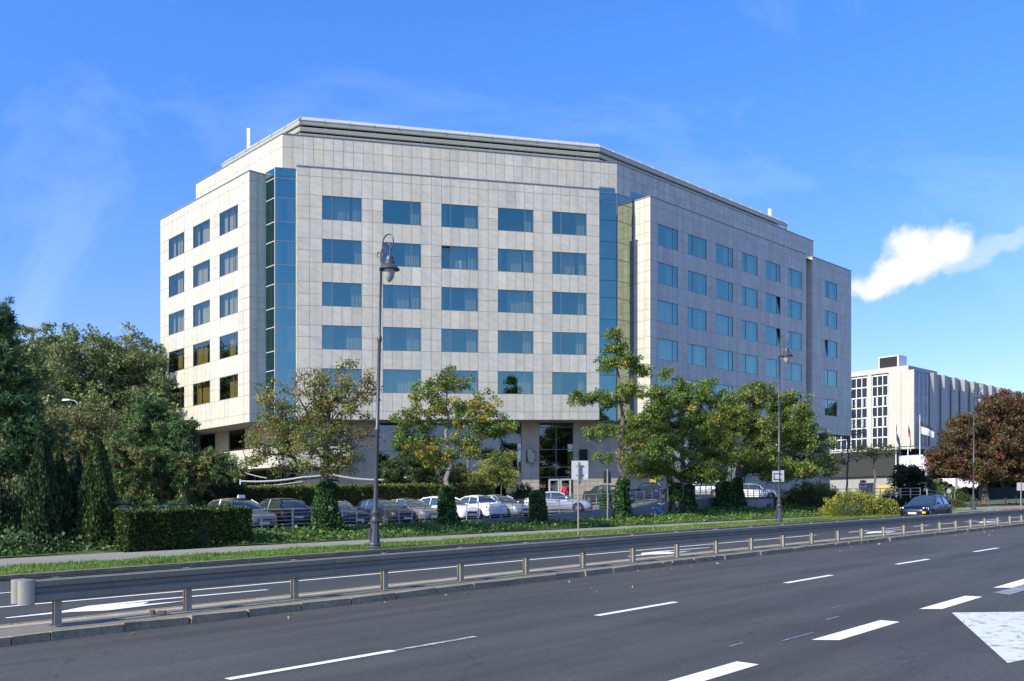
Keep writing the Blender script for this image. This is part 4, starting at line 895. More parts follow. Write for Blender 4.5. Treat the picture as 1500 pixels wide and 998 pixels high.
# ivy on the bank
def scatter(n, u0, u1, f0, f1, dz, size, cols, w, name, mat='leaf', up=.2, aspect=.85, zj=.1, dens=None):
    u = u0+(u1-u0)*rng.random(n)**1.15; t = rng.random(n)
    v = np.array([f0(a)+(f1(a)-f0(a))*q for a, q in zip(u, t)])
    z = np.array([H(a, q) for a, q in zip(u, v)])+dz+np.abs(rng.normal(size=n))*zj
    x = u*CT-v*ST; y = u*ST+v*CT
    c = np.stack([x, y, z+SHEAR*x], 1)
    cc = pal(n, cols, w); cc *= (1+.28*np.sin(u*1.3+2*np.sin(v*1.1))*np.sin(v*1.9+u*.5))[:, None]
    return setp(leafmesh(name, c, np.full(n, size), cc, mat, aspect=aspect, up=up), kind='stuff')
scatter(30000, -4, 92, lambda u: SW1(u)+.12, K(38.35), .05, .14, [(.07, .15, .03), (.12, .22, .045), (.22, .32, .06), (.32, .27, .07)], [5, 4, 2, .35], 'ivy_cover')
scatter(2600, 6, 18, lambda u: SW1(u)+.3, K(39.5), .15, .17, [(.05, .09, .035), (.085, .14, .055), (.13, .19, .08)], [3, 3, 1], 'ivy_cover', zj=.28)
def blades(n, u0, u1, f0, f1, hgt, cols, w, name, pw=1.3):
    u = u0+(u1-u0)*rng.random(n)**pw; t = rng.random(n)
    v = np.array([f0(a)+(f1(a)-f0(a))*q for a, q in zip(u, t)]); z = np.array([H(a, q) for a, q in zip(u, v)])
    x = u*CT-v*ST; y = u*ST+v*CT; hh = hgt*(.5+.7*rng.random(n))*(1+.35*np.sin(u*.9)*np.sin(u*2.3+v))
    c = np.stack([x, y, z+SHEAR*x+hh*.45], 1); d = rng.normal(size=(n, 3))*.35; d[:, 2] = 1
    cc = pal(n, cols, w, .2); cc *= (1+.2*np.sin(u*.7+v*1.5)*np.sin(u*1.7))[:, None]
    return setp(leafmesh(name, c, hh*1.1, cc, 'leaf', aspect=.13, dirs=d, fold=0), kind='stuff')
GC = [(.12, .23, .03), (.18, .30, .045), (.07, .14, .02), (.32, .28, .10)]
blades(120000, -14, 90, K(26.45), lambda u: SW0(u), .11, GC, [4, 3, 2, .5], 'grass', 1.25)
blades(26000, -14, 13, lambda u: SW1(u), lambda u: SW1(u)+2.4, .12, GC, [4, 3, 2, .5], 'grass', .8)
blades(16000, 38, 95, lambda u: SW1(u)+.05, lambda u: SW1(u)+2.2, .10, GC, [3, 3, 3, .5], 'grass', 1.0)
n = 900
uu = rng.uniform(-8, 70, n); vv = 26.5+3.4*rng.random(n)**1.8
c = np.array([R(a, q, H(a, q)+.09) for a, q in zip(uu, vv)])
setp(leafmesh('fallen_leaves', c, np.full(n, .07), pal(n, [(.50, .30, .06), (.40, .18, .06), (.45, .38, .12)], [3, 2, 1]), 'leaf'), kind='stuff')

# ------------------------------------------------------------------ lamps
LG = 'cast-iron street lamps along the verge'
def street_lamp(u, v, label, lean=0., scale=1.):
    t = root('street_lamp', GR(u, v), label, 'street lamp', LG, rz=-(PI/2-TH)+0)
    t.rotation_euler = (0, lean, 0); t.scale = (scale,)*3
    rz = Matrix.Rotation(-(PI/2-TH), 4, 'Z')      # arm points towards the road
    b = MB(); b.lathe([(.25, 0), (.25, .10), (.215, .14), (.235, .18), (.20, .24)], 20); b.lathe([(.20, .24), (.185, .45), (.15, .72), (.155, .98)], 24, flute=.12)
    b.lathe([(.155, .98), (.185, 1.0), (.19, 1.06), (.15, 1.10), (.125, 1.14), (.12, 1.22), (.15, 1.30), (.155, 1.36), (.11, 1.42)], 18)
    b.pbox((-.24, -.12, .35), (.1, 0, 0), (0, .24, 0), (0, 0, .42)); b.build('pedestal', 'lamp_iron', t, smooth=True)
    b = MB(); b.lathe([(.10, 1.42), (.085, 1.6), (.072, 4.3), (.11, 4.36), (.11, 4.44), (.07, 4.5), (.062, 7.6), (.085, 7.66), (.095, 7.74), (.075, 7.82), (.05, 7.9), (.042, 10.2), (.07, 10.24), (.07, 10.34), (.045, 10.4), (.04, 10.6), (.03, 11.0)], 12); b.build('pole', 'lamp_iron', t, smooth=True)
    b = MB()
    def arc(cx, cz, r, a0, a1, n=22, rr=.022, r1=None):
        pts = []
        for i in range(n+1):
            a = math.radians(a0+(a1-a0)*i/n); q = r+((r1 or r)-r)*i/n
            pts.append(tuple(rz @ Vector((cx+q*math.cos(a), 0, cz+q*math.sin(a)))))
        b.tube(pts, rr, 7)
    # big open ring that carries the lantern, two inner curls and the small back curl
    b.tube([tuple(rz @ Vector(q)) for q in ((0, 0, 10.5), (.02, 0, 10.9), (.07, 0, 11.2))], .03, 7)
    arc(.36, 11.2, .30, 180, -60, rr=.026, r1=.33); arc(.27, 11.08, .16, -60, 200, rr=.02); arc(.40, 11.0, .15, 200, -160, rr=.02); arc(-.16, 10.85, .10, -40, 230, rr=.018)
    b.tube([tuple(rz @ Vector(q)) for q in ((0, 0, 10.45), (-.07, 0, 10.6), (-.09, 0, 10.78))], .018, 6)
    b.tube([tuple(rz @ Vector(q)) for q in ((.02, 0, 10.4), (.1, 0, 10.75), (.25, 0, 10.9))], .018, 6)
    b.build('scroll_bracket', 'lamp_iron', t, smooth=True)
    c = tuple(rz @ Vector((.50, 0, 0)))
    b = MB(); b.lathe([(.02, 10.95), (.03, 10.72), (.10, 10.70), (.15, 10.62), (.15, 10.52), (.20, 10.48), (.20, 10.40), (.24, 10.36), (.37, 10.24), (.37, 10.20), (.2, 10.22)], 20, c); b.build('lamp_hood', 'lamp_iron', t, smooth=True)
    b = MB(); b.lathe([(.20, 10.22), (.205, 10.08), (.16, 9.92), (.09, 9.80), (.02, 9.74)], 16, c); b.build('lamp_globe', 'lamp_glass', t, smooth=True)
    return t
street_lamp(20.33, 26.82, 'nearest black iron lamp post with scrolled bracket, in front of the pale front wall', math.radians(1.35))
L2 = street_lamp(51.3, 27.0, 'middle black iron lamp post, carrying two small sign panels', 0)
street_lamp(87.9, 27.2, 'farthest black iron lamp post, at the right before the red-leaved tree', math.radians(.3))

# ------------------------------------------------------------------ signs
def wall_panel(b, x, y, z, w, h, th=.02, ang=0, mi=0):
    c, s = math.cos(ang), math.sin(ang)
    b.pbox((x-w/2*c, y-w/2*s, z), (w*c, w*s, 0), (-s*th, c*th, 0), (0, 0, h), mi)
t = root('road_sign', GR(32.4, 27.2), 'back of a square grey sign on a thin verge pole by the silver saloon', 'sign'); b = MB(); b.tube([(0, 0, 0), (0, 0, 3.45)], .035, 8); b.build('pole', 'galv_post', t)
b = MB(); wall_panel(b, .08, .05, 2.62, .78, .88); b.build('panel', 'sign_back', t)
b = MB(); 
for z in (2.82, 3.25): b.box(-.1, .24, -.01, .05, z, z+.03)
b.box(0, .1, -.05, .05, 2.40, 3.3); b.build('brackets', 'sign_dark', t)
b = MB(); b.box(-.02, .16, .0, .05, 2.45, 2.6); b.box(.3, .42, .03, .048, 2.72, 2.78, 0); b.build('label_plate', 'white_paint', t)
x, y, u = at_px(890, 37.6)
t = root('road_sign', P(x, y, H(u, 37.6)), 'two narrow dark sign panels on a pale pole at the wall', 'sign'); b = MB(); b.tube([(0, 0, 0), (0, 0, 3.5)], .04, 8); b.build('pole', 'galv_post', t)
for s, m in ((-.16, 'black_trim'), (.15, 'black_trim')):
    b = MB(); wall_panel(b, s, .06, 2.55, .2, .8); b.build('panel', m, t); b = MB(); wall_panel(b, s, .07, 2.05, .2, .36); b.build('small_panel', 'blue_sign', t)
l2 = L2.location
t = root('parking_plate', (l2[0], l2[1]-.12, l2[2]+2.55), 'pair of small pale sign backs strapped to the middle lamp post', 'sign')
b = MB(); wall_panel(b, -.24, .0, 0, .42, .66); b.build('panel', 'sign_back', t); b = MB(); wall_panel(b, .17, .04, 0, .22, .7); b.build('panel', 'sign_back', t)
b = MB(); b.box(-.38, .1, -.03, 0, .12, .18); b.box(-.38, .1, -.03, 0, .48, .52); b.box(-.38, -.34, -.03, 0, .12, .52); b.build('brackets', 'sign_dark', t)
def gpos(px, py, dz=.15):
    """flat far ground: image pixel -> site position"""
    u = 60
    for _ in range(20):
        z = G(u)+dz-1.75; yh = 734.9-.0262*(px-750); y = 1326*(-z)/(py-yh); x = (px-750)*y/1326; u = .5*u+.5*(x*CT+y*ST)
    return P(x, y, G(u)+dz)
def pole_sign(px, py, h, shape, mat, label, size=.5, pr=.04, bend=0, extra=None, zc=None):
    p = gpos(px, py); t = root('road_sign', p, label, 'sign'); b = MB()
    pts = [(0, 0, 0), (0, 0, h)] if not bend else [(0, 0, 0), (0, 0, h*.45), (bend, 0, h*.58), (bend, 0, h)]
    b.tube(pts, pr, 8); b.build('pole', 'galv_post', t)
    b = MB(); z = zc or h-size*.6
    if shape == 'oct': b.add([(size*.5*math.cos(PI/8+k*PI/4), -.05+e, z+size*.5*math.sin(PI/8+k*PI/4)) for e in (0, .02) for k in range(8)], [tuple(range(8))[::-1], tuple(range(8, 16))]+[(k, (k+1) % 8, 8+(k+1) % 8, 8+k) for k in range(8)])
    elif shape == 'disc': b.add([(size*.5*math.cos(k*PI/12), .05+e, z+size*.5*math.sin(k*PI/12)) for e in (0, .02) for k in range(24)], [tuple(range(24))[::-1], tuple(range(24, 48))]+[(k, (k+1) % 24, 24+(k+1) % 24, 24+k) for k in range(24)])
    else: wall_panel(b, bend, .05, z-size*.5, size*shape, size)
    b.build('panel', mat, t)
    return t
pole_sign(1390, 738, 2.55, 'oct', 'sign_back', 'back of an octagonal sign right of the black car', .8, .05)
t = pole_sign(1398.5, 738, 4.1, .28, 'sign_back', 'tall bent pole with narrow panel right of the octagonal sign', 1.6, .05, bend=.3, zc=3.2)
t = pole_sign(1439, 740, 3.5, 'disc', 'purple', 'small purple-red no-parking disc over a white plate on a thin pole', .45, .035, zc=3.6)
b = MB(); wall_panel(b, 0, .03, 2.75, .5, .5); wall_panel(b, 0, .0, 2.62, .62, .1); b.build('plate', 'sign_back', t)
pole_sign(1495.5, 745, 2.55, .95, 'sign_back', 'back of a square white sign on a pole at the right edge', .75, .05)
# no-entry sign
p = P(44.0, 113.5, -.1)
t = root('no_entry_sign', p, 'round red no-entry sign with a white bar near the white building', 'sign'); b = MB(); b.tube([(0, 0, 0), (0, 0, 3.3)], .05, 8); b.build('pole', 'galv_post', t)
def disc(b, r, y, cz, n=28): b.add([(r*math.cos(2*PI*k/n), y+e, cz+r*math.sin(2*PI*k/n)) for e in (0, .02) for k in range(n)], [tuple(range(n))[::-1], tuple(range(n, 2*n))]+[(k, (k+1) % n, n+(k+1) % n, n+k) for k in range(n)])
b = MB(); b.box(-.4, .4, -.06, -.045, 2.5, 3.42); b.build('panel', 'white_paint', t)
b = MB(); disc(b, .37, -.085, 2.98); b.build('disc', 'red', t)
b = MB(); b.box(-.27, .27, -.105, -.09, 2.92, 3.04); b.build('bar', 'white_paint', t)

# ------------------------------------------------------------------ cars
def loft(b, rings, mi=0, closed=True):
    n = len(rings[0]); b.add([p for r in rings for p in r], [(i*n+j, i*n+j+1, (i+1)*n+j+1, (i+1)*n+j) for i in range(len(rings)-1) for j in range(n-1)]+([tuple(range(n))[::-1], tuple(range((len(rings)-1)*n, len(rings)*n))] if closed else []), mi)
def car(loc, heading, paintm, label, kind='sedan', L_=4.5, W_=1.82, H_=1.45, lights=None, cat='car', group='cars parked behind the railing', rims='rim', drl=False):
    t = root('parked_car' if group else 'passing_car', loc, label, cat, group, rz=heading); hl, hw = L_/2, W_/2
    su = kind == 'suv'; hb = kind in ('hatch', 'suv'); wr = .36 if su else .325
    gc = .24 if su else .17
    bh = H_*.66                       # belt height
    # lower body: x, half-width, sill z, shoulder z, centre top z
    hood0, hoodc = bh*.80, bh*.97
    S = [(-hl, hw*.70, gc+.18, bh*.78, bh*(.93 if not hb else .86)), (-hl+.06, hw*.86, gc+.08, bh*.86, bh*(1.02 if not hb else .95)), (-hl+.25, hw*.95, gc+.02, bh*.93, bh*(1.07 if not hb else 1.02)), (-hl*.62, hw*1.0, gc, bh*.96, bh*1.06), (-hl*.3, hw, gc, bh*.96, bh*1.03), (0, hw, gc, bh*.95, bh*1.0), (hl*.3, hw, gc, bh*.93, bh*.99), (hl*.48, hw, gc, bh*.90, bh*.985), (hl*.70, hw*.985, gc, bh*.84, bh*.92), (hl-.28, hw*.93, gc+.02, bh*.76, bh*.83), (hl-.08, hw*.80, gc+.06, bh*.64, bh*.72), (hl, hw*.62, gc+.14, bh*.55, bh*.60)]
    rings = []
    for x, w, z0, zs, zc in S:
        r = [(x, -w*.80, z0), (x, -w*.97, z0+.06), (x, -w, z0+(zs-z0)*.35), (x, -w*.985, z0+(zs-z0)*.72), (x, -w*.95, zs), (x, -w*.82, zs+(zc-zs)*.72), (x, -w*.4, zc), (x, 0, zc+.012)]
        r = r+[(a, -c, d) for a, c, d in r[-2::-1]]; rings.append(r)
    b = MB(); loft(b, rings); b.build('body', paintm, t, smooth=True)
    # greenhouse
    tail = -hl+(.95 if kind == 'sedan' else .22 if su else .30); rt = H_
    x_c, x_ws, x_rr = hl*.40, hl*.02, (-hl*.42 if kind == 'sedan' else -hl*.66)
    Gs = [(tail, .84, bh*1.0, bh*1.02), (tail+(x_rr-tail)*.5, .87, bh*.97, bh+(rt-bh)*.60), (x_rr, .90, bh*.95, rt-.07), (x_rr+.45, .92, bh*.95, rt-.015), ((x_rr+x_ws)/2+.1, .93, bh*.94, rt), (x_ws, .93, bh*.94, rt-.045), ((x_ws+x_c)/2, .92, bh*.94, bh+(rt-bh)*.62), (x_c, .88, bh*.94, bh*1.0)]
    rg = []; rf = []
    for x, wf, z0, z1 in Gs:
        f = max(0., (z1-z0)/(rt-bh)); f = min(f, 1.1); wb = hw*wf; wt = wb*(1-.24*f)
        r = [(x, -wb, z0), (x, -wb+(wb-wt)*.55, z0+(z1-z0)*.58), (x, -wt, z0+(z1-z0)*.90), (x, -wt*.88, z1-.01), (x, -wt*.5, z1+.012*f), (x, 0, z1+.02*f)]
        rg.append(r+[(a, -c, d) for a, c, d in r[-2::-1]])
    b = MB(); loft(b, rg); b.build('windows', 'carglass', t, smooth=True)
    # painted roof and pillars
    b = MB(); rr = []
    for x, wf, z0, z1 in Gs[2:6]:
        f = (z1-z0)/(rt-bh); wb = hw*wf; wt = wb*(1-.24*min(f, 1.1))
        r = [(x, -wt*1.015-.006, z0+(z1-z0)*.86), (x, -wt*1.0, z0+(z1-z0)*.93+.012), (x, -wt*.86, z1+.008), (x, -wt*.5, z1+.03), (x, 0, z1+.038)]
        rr.append(r+[(a, -c, d) for a, c, d in r[-2::-1]])
    loft(b, rr, closed=False)
    def gp(i, k, s, e=.012):
        x, y, z = rg[i][k]; return (x, (y-e)*s if s > 0 else -(y-e), z+.004)
    for s in (1, -1):
        b.tube([gp(7, 0, s), gp(6, 1, s), gp(6, 2, s), gp(5, 3, s)], [.04, .035, .032, .035], 6)
        b.tube([gp(0, 0, s), gp(1, 1, s), gp(1, 2, s), gp(2, 3, s)], [.075 if hb else .06, .06, .05, .045], 6)
        xm = (Gs[4][0]); 
        b.tube([(xm-.05, s*(-hw*.93-.004), bh*.93), (xm-.05, s*(-hw*.93*.87-.006), bh*.94+(rt-bh)*.6), (xm-.05, s*(-hw*.93*.77), rt-.06)], .028, 6)
    b.build('roof', paintm, t, smooth=True)
    # wheels and arches
    for xw in (hl*.62, -hl*.60):
        for s in (1, -1):
            b = MB(); M_ = Matrix.Rotation(PI/2, 4, 'X')
            b.lathe([(wr*.55, -.11), (wr*.93, -.11), (wr, -.07), (wr, .07), (wr*.93, .11), (wr*.55, .11)], 22, (xw, s*(hw-.105), wr), M=M_); w = b.build('wheel', 'tyre', t, smooth=True)
            b = MB(); b.lathe([(wr*.62, -.02), (wr*.62, .02)], 20, (xw, s*(hw+.0), wr), M=M_)
            b.build('rim', 'rim_dark', w)
            b = MB()
            for k in range(5):
                a = 2*PI*k/5; b.pbox((xw-.03*math.sin(a), s*(hw+.022)-.008, wr-.03*-math.cos(a)-.0), (wr*.6*math.cos(a), 0, wr*.6*math.sin(a)), (.06*math.sin(a), 0, -.06*math.cos(a)), (0, .016, 0))
            b.build('spokes', rims, w)
            b = MB(); n = 14; P0 = []; 
            for k in range(n+1):
                a = PI*k/n*1.12-.06*PI
                P0 += [(xw+(wr+.055)*math.cos(a), s*(hw+.004), wr+(wr+.055)*math.sin(a)), (xw+(wr+.055)*math.cos(a), s*(hw-.2), wr+(wr+.055)*math.sin(a)), (xw+(wr*.9)*math.cos(a), s*(hw-.0), wr+(wr*.9)*math.sin(a))]
            b.add(P0, [(3*k, 3*k+3, 3*k+5, 3*k+2) for k in range(n)]+[(3*k, 3*k+1, 3*k+4, 3*k+3) for k in range(n)]); b.build('wheel_arch', 'black_trim', t)
    # front: grille, intake, lamps, plate
    b = MB(); zg = bh*.52
    b.hexa([(hl-.05, -hw*.42, zg-.10), (hl+.012, -hw*.38, zg-.10), (hl+.012, hw*.38, zg-.10), (hl-.05, hw*.42, zg-.10)], [(hl-.08, -hw*.46, zg+.08), (hl-.0, -hw*.42, zg+.07), (hl-.0, hw*.42, zg+.07), (hl-.08, hw*.46, zg+.08)])
    b.build('grille', 'black_trim', t)
    b = MB(); b.hexa([(hl-.2, -hw*.7, gc+.05), (hl+.01, -hw*.55, gc+.05), (hl+.01, hw*.55, gc+.05), (hl-.2, hw*.7, gc+.05)], [(hl-.2, -hw*.74, gc+.17), (hl+.015, -hw*.56, gc+.17), (hl+.015, hw*.56, gc+.17), (hl-.2, hw*.74, gc+.17)]); b.build('air_intake', 'black_trim', t)
    for s in (1, -1):
        b = MB(); b.hexa([(hl-.03, s*hw*.5, bh*.55), (hl-.30, s*hw*.93, bh*.60), (hl-.36, s*hw*.90, bh*.60), (hl-.12, s*hw*.48, bh*.55)], [(hl-.06, s*hw*.5, bh*.68), (hl-.36, s*hw*.94, bh*.76), (hl-.42, s*hw*.90, bh*.76), (hl-.16, s*hw*.48, bh*.68)]); b.build('headlight', 'headlamp', t)
        b = MB(); b.hexa([(-hl-.005, s*hw*.5, bh*.72), (-hl+.22, s*hw*.965, bh*.72), (-hl+.26, s*hw*.92, bh*.72), (-hl+.08, s*hw*.48, bh*.72)], [(-hl+.015, s*hw*.5, bh*.87), (-hl+.22, s*hw*.965, bh*.90), (-hl+.28, s*hw*.90, bh*.90), (-hl+.1, s*hw*.48, bh*.87)]); b.build('tail_light', 'taillamp', t)
        b = MB(); b.lathe([(.02, -.1), (.085, -.07), (.10, 0), (.085, .07), (.02, .1)], 10, (hl*.30, s*(hw+.07), bh*1.03), M=Matrix.Scale(.75, 4, (0, 0, 1)) @ Matrix.Rotation(PI/2, 4, 'X')); b.build('mirror', paintm, t, smooth=True)
        b = MB(); 
        for xh in (hl*.02, -hl*.36): b.box(xh-.1, xh+.1, s*hw-.012, s*hw+.022, bh*.80, bh*.84)
        b.build('door_handle', 'chrome' if rims == 'rim' else 'black_trim', t)
    for xs, zp in ((hl+.02, bh*.36), (-hl-.012, bh*.58)):
        b = MB(); b.box(min(xs, xs+.012), max(xs, xs+.012), -.26, .26, zp, zp+.11); p_ = b.build('number_plate', 'plate', t)
    b = MB(); b.box(-hl+.02, -hl+.24, -hw*.80, hw*.80, gc+.03, gc+.16); b.build('bumper', 'black_trim', t)
    b = MB(); b.box(-hl*.45, hl*.45, -hw*.96, hw*.96, gc-.04, gc+.03); b.build('sill', 'black_trim', t)
    return t
navy = carpaint('navy', (.022, .035, .085)); blue = carpaint('steel_blue', (.05, .10, .22)); silver = carpaint('silver', (.52, .53, .55), .7); white = carpaint('white', (.78, .79, .80), 0); black = carpaint('black', (.010, .010, .012), 0)
grey = carpaint('grey', (.22, .23, .24), .6); dgrey = carpaint('slate', (.045, .052, .07), .2); champagne = carpaint('champagne', (.24, .24, .235), .4); brownb = carpaint('dark_brown', (.022, .020, .022), .1); dgreen = carpaint('dark_green', (.03, .042, .042), .2); abyss = carpaint('blue_black', (.004, .008, .02), .0)
HN = -PI/2+TH              # nose towards the avenue
def park(px, v, *a, flip=False, dh=0, **k):
    x, y, u = at_px(px, v); h = HN+(PI if flip else 0)+dh; dk = DECK(u)
    return car(P(x, y, dk+.01), h, *a, **k)
park(178, 42.0, navy, 'dark blue estate car half hidden behind the brightest columnar conifer', kind='hatch', H_=1.5)
park(262, 42.0, blue, 'blue saloon of which only the roof shows above the clipped hedge', H_=1.42)
tx = park(352, 41.4, champagne, 'silver-grey SUV taxi with a white roof sign at the right end of the clipped hedge', kind='suv', H_=1.62, L_=4.65, W_=1.86)
park(403, 42.0, black, 'black SUV parked tail-out, its rear window towards the railing', kind='suv', H_=1.60, flip=True)
park(491, 41.4, dgrey, 'dark slate saloon partly behind the tall ivy-clad trunk', H_=1.46)
park(560, 41.4, brownb, 'dark brown saloon behind the first lamp post', H_=1.46, L_=4.6)
park(601, 42.5, champagne, 'pale grey saloon between the dark brown saloon and the white hatchback', H_=1.45)
park(655, 41.6, white, 'white hatchback behind the round ivy column', kind='hatch', H_=1.50)
park(694, 41.6, white, 'white saloon parked tail-out with red tail lights towards the railing', H_=1.50, flip=True)
park(733, 41.8, silver, 'silver saloon nose-out just left of the short ivy stump', H_=1.48)
x, y = 3.1, 60.6
car(P(x, y, .93), math.radians(-9), silver, 'silver saloon seen almost from the side, facing right in front of the hotel door', H_=1.43, L_=4.5)
park(893, 43.5, dgreen, 'dark green-grey saloon behind the ivy foot of the tall slim linden', H_=1.45, dh=-.1)
x, y, u = at_px(946, 43.0); car(P(x, y, DECK(u)+.01), math.radians(172), navy, 'dark blue saloon with a lit red tail light above the blue bicycle', H_=1.45)
park(1030, 43.0, silver, 'silver estate car seen from behind under the broad dense linden', kind='suv', H_=1.55, flip=True, dh=.25)
park(1107, 43.5, white, 'white car in the shade left of the second lamp post', kind='hatch', H_=1.5, dh=.5)
b = MB(); tl = tx.location
Mx = Matrix.Rotation(HN, 4, 'Z'); q = root('taxi_sign', Vector(tl)+(Mx @ Vector((.1, 0, 1.66))), 'white taxi sign on the roof of the silver-grey SUV', 'roof sign', rz=HN)
b.hexa([(-.06, -.2, 0), (.06, -.2, 0), (.06, .2, 0), (-.06, .2, 0)], [(-.03, -.17, .15), (.03, -.17, .15), (.03, .17, .15), (-.03, .17, .15)]); b.build('sign_box', 'white_paint', q)
pc = XY(63.4, 22.6)
bk = car(P(pc[0], pc[1], G(63.4)+.004), math.radians(225.8), abyss, 'glossy blue-black SUV driving along the avenue towards the camera with lights on', kind='suv', L_=4.9, W_=1.96, H_=1.62, group=None, rims='rim_dark')
m = simple('lit_lamp', (.9, .95, 1), .2); nd = [x for x in m.node_tree.nodes if x.type == 'BSDF_PRINCIPLED'][0]; nd.inputs['Emission Color'].default_value = (.85, 1, .95, 1); nd.inputs['Emission Strength'].default_value = 3
m = simple('lit_amber', (.9, .3, .02), .2); nd = [x for x in m.node_tree.nodes if x.type == 'BSDF_PRINCIPLED'][0]; nd.inputs['Emission Color'].default_value = (1, .25, .01, 1); nd.inputs['Emission Strength'].default_value = 2
for s in (1, -1):
    b = MB()
    for a in (0, 1):
        for c in (0, 1): b.box(2.28-.1*a, 2.31-.1*a, s*.66+s*a*.13-.045, s*.66+s*a*.13+.045, .66+c*.09, .72+c*.09)
    b.build('daytime_light', 'lit_lamp', bk)
b = MB(); b.box(2.42, 2.44, .45, .82, .44, .54); b.build('indicator', 'lit_amber', bk)

# ------------------------------------------------------------------ person at the door
px_, py_ = 4.35, 75.0
t = root('person', P(px_, py_, 1.42), 'person in a bright red-pink jacket walking towards the hotel door', 'person', rz=math.radians(10))
def skinned(name, joints, edges, mat, parent):
    me = bpy.data.meshes.new(name); me.from_pydata([j[:3] for j in joints], edges, []); o = bpy.data.objects.new(name, me); COL.objects.link(o); o.parent = parent
    me.materials.append(MATS[mat]); o.modifiers.new('skin', 'SKIN'); sm = o.modifiers.new('sub', 'SUBSURF'); sm.levels = 2; sm.render_levels = 2
    if not me.skin_vertices: me.skin_vertices.new()
    for i, j in enumerate(joints): me.skin_vertices[0].data[i].radius = (j[3], j[4] if len(j) > 4 else j[3])
    me.skin_vertices[0].data[0].use_root = True
    return o
J = [(0, 0, .92, .13, .10), (0, 0, 1.1, .12, .09), (0, 0, 1.32, .15, .10), (0, 0, 1.42, .06), (0, .01, 1.5, .055), (0, -.01, 1.60, .085), (0, -.005, 1.68, .07),
     (.17, 0, 1.38, .055), (.22, .03, 1.12, .045), (.2, -.06, .88, .03), (.19, -.08, .80, .03), (-.17, 0, 1.38, .055), (-.22, -.03, 1.12, .045), (-.2, .1, .9, .03), (-.19, .13, .82, .03),
     (.09, 0, .86, .09), (.10, -.1, .48, .06), (.10, .02, .09, .04), (.10, -.12, .04, .035), (-.09, 0, .86, .09), (-.10, .06, .48, .06), (-.10, .22, .1, .04), (-.10, .1, .05, .035)]
E_ = [(0, 1), (1, 2), (2, 3), (3, 4), (4, 5), (5, 6), (2, 7), (7, 8), (8, 9), (9, 10), (2, 11), (11, 12), (12, 13), (13, 14), (0, 15), (15, 16), (16, 17), (17, 18), (0, 19), (19, 20), (20, 21), (21, 22)]
skinned('body', J, E_, 'jeans', t)
skinned('jacket', [(0, 0, .86, .19, .14), (0, 0, 1.1, .16, .12), (0, 0, 1.32, .185, .13), (0, 0, 1.44, .09), (.18, 0, 1.37, .085), (.235, .03, 1.12, .068), (.21, -.05, .92, .05), (-.18, 0, 1.37, .085), (-.235, -.03, 1.12, .068), (-.21, .08, .93, .05)], [(0, 1), (1, 2), (2, 3), (2, 4), (4, 5), (5, 6), (2, 7), (7, 8), (8, 9)], 'redcloth', t)
skinned('hair', [(0, .02, 1.58, .10), (0, .0, 1.70, .095), (0, .06, 1.50, .07)], [(0, 1), (0, 2)], 'hair', t)

# ------------------------------------------------------------------ bicycle by the wall
t = root('bicycle', GR(53.3, 37.3), 'blue bicycle leaning by the dark wall under the railing', 'bicycle', rz=TH+.1)
def ring(b, c, r, rr, n=24):
    b.tube([(c[0]+r*math.cos(2*PI*k/n), c[1], c[2]+r*math.sin(2*PI*k/n)) for k in range(n+1)], rr, 6)
for xx in (-.52, .52):
    b = MB(); ring(b, (xx, 0, .34), .32, .022); w = b.build('wheel', 'tyre', t); b = MB()
    for k in range(10): a = 2*PI*k/10; b.tube([(xx, 0, .34), (xx+.31*math.cos(a), 0, .34+.31*math.sin(a))], .003, 3)
    b.build('spokes', 'steel', w)
b = MB()
for a, c in (((-.52, 0, .34), (-.12, 0, .32)), ((-.12, 0, .32), (-.22, 0, .86)), ((-.22, 0, .8), (.36, 0, .82)), ((-.12, 0, .32), (.38, 0, .74)), ((.36, 0, .92), (.52, 0, .34)), ((-.52, 0, .34), (-.2, 0, .74))): b.tube([a, c], .026, 6)
b.build('frame', 'bluebike', t)
b = MB(); b.hexa([(-.36, -.07, .88), (-.08, -.03, .88), (-.08, .03, .88), (-.36, .07, .88)], [(-.36, -.06, .93), (-.1, -.02, .93), (-.1, .02, .93), (-.36, .06, .93)]); b.build('saddle', 'black_trim', t)
b = MB(); b.tube([(.30, -.28, 1.02), (.36, 0, .98), (.30, .28, 1.02)], .016, 6); b.build('handlebar', 'steel', t)
b = MB(); b.box(-.78, -.45, -.09, .09, .68, .74); b.build('mudguard', 'bluebike', t)

# ------------------------------------------------------------------ right-hand surroundings
def mound(name, label, px, v, w, d, h, n, cols, wt, leaf=.16, seed=0, loc=None, group=None, cat='shrub'):
    loc = loc or base_at(px, v); t = root(name, loc, label, cat, group)
    d3 = rng.normal(size=(n, 3)); d3[:, 2] = np.abs(d3[:, 2]); d3 /= np.linalg.norm(d3, axis=1)[:, None]
    k = 1+.16*np.sin(d3[:, 0]*7+1)*np.sin(d3[:, 1]*6)+.1*np.sin(d3[:, 0]*15+d3[:, 2]*11)
    rr = (.80+.25*rng.random(n))*k
    c = d3*rr[:, None]*np.array([w, d, h])
    leafmesh('foliage', c, np.full(n, leaf), pal(n, cols, wt), 'needle', t, aspect=.35, dirs=d3+np.array([0, 0, .6]))
    b = MB(); b.lathe([(.80, -.1), (.80, .2), (.70, .5), (.4, .72), (.05, .80)], 14, M=Matrix.Diagonal((w, d, h, 1))); b.build('core', 'hedge_core', t, smooth=True)
    return t
YJ = [(.27, .29, .03), (.40, .37, .04), (.12, .15, .025), (.05, .075, .015)]
mound('juniper', 'dark green spreading juniper mound right of the middle lamp post', 0, 0, 3.0, 2.4, 2.0, 9000, [(.08, .13, .02), (.15, .20, .03), (.26, .29, .04), (.03, .05, .012)], [4, 4, 2, 3], loc=base_at(1190, 36.6))
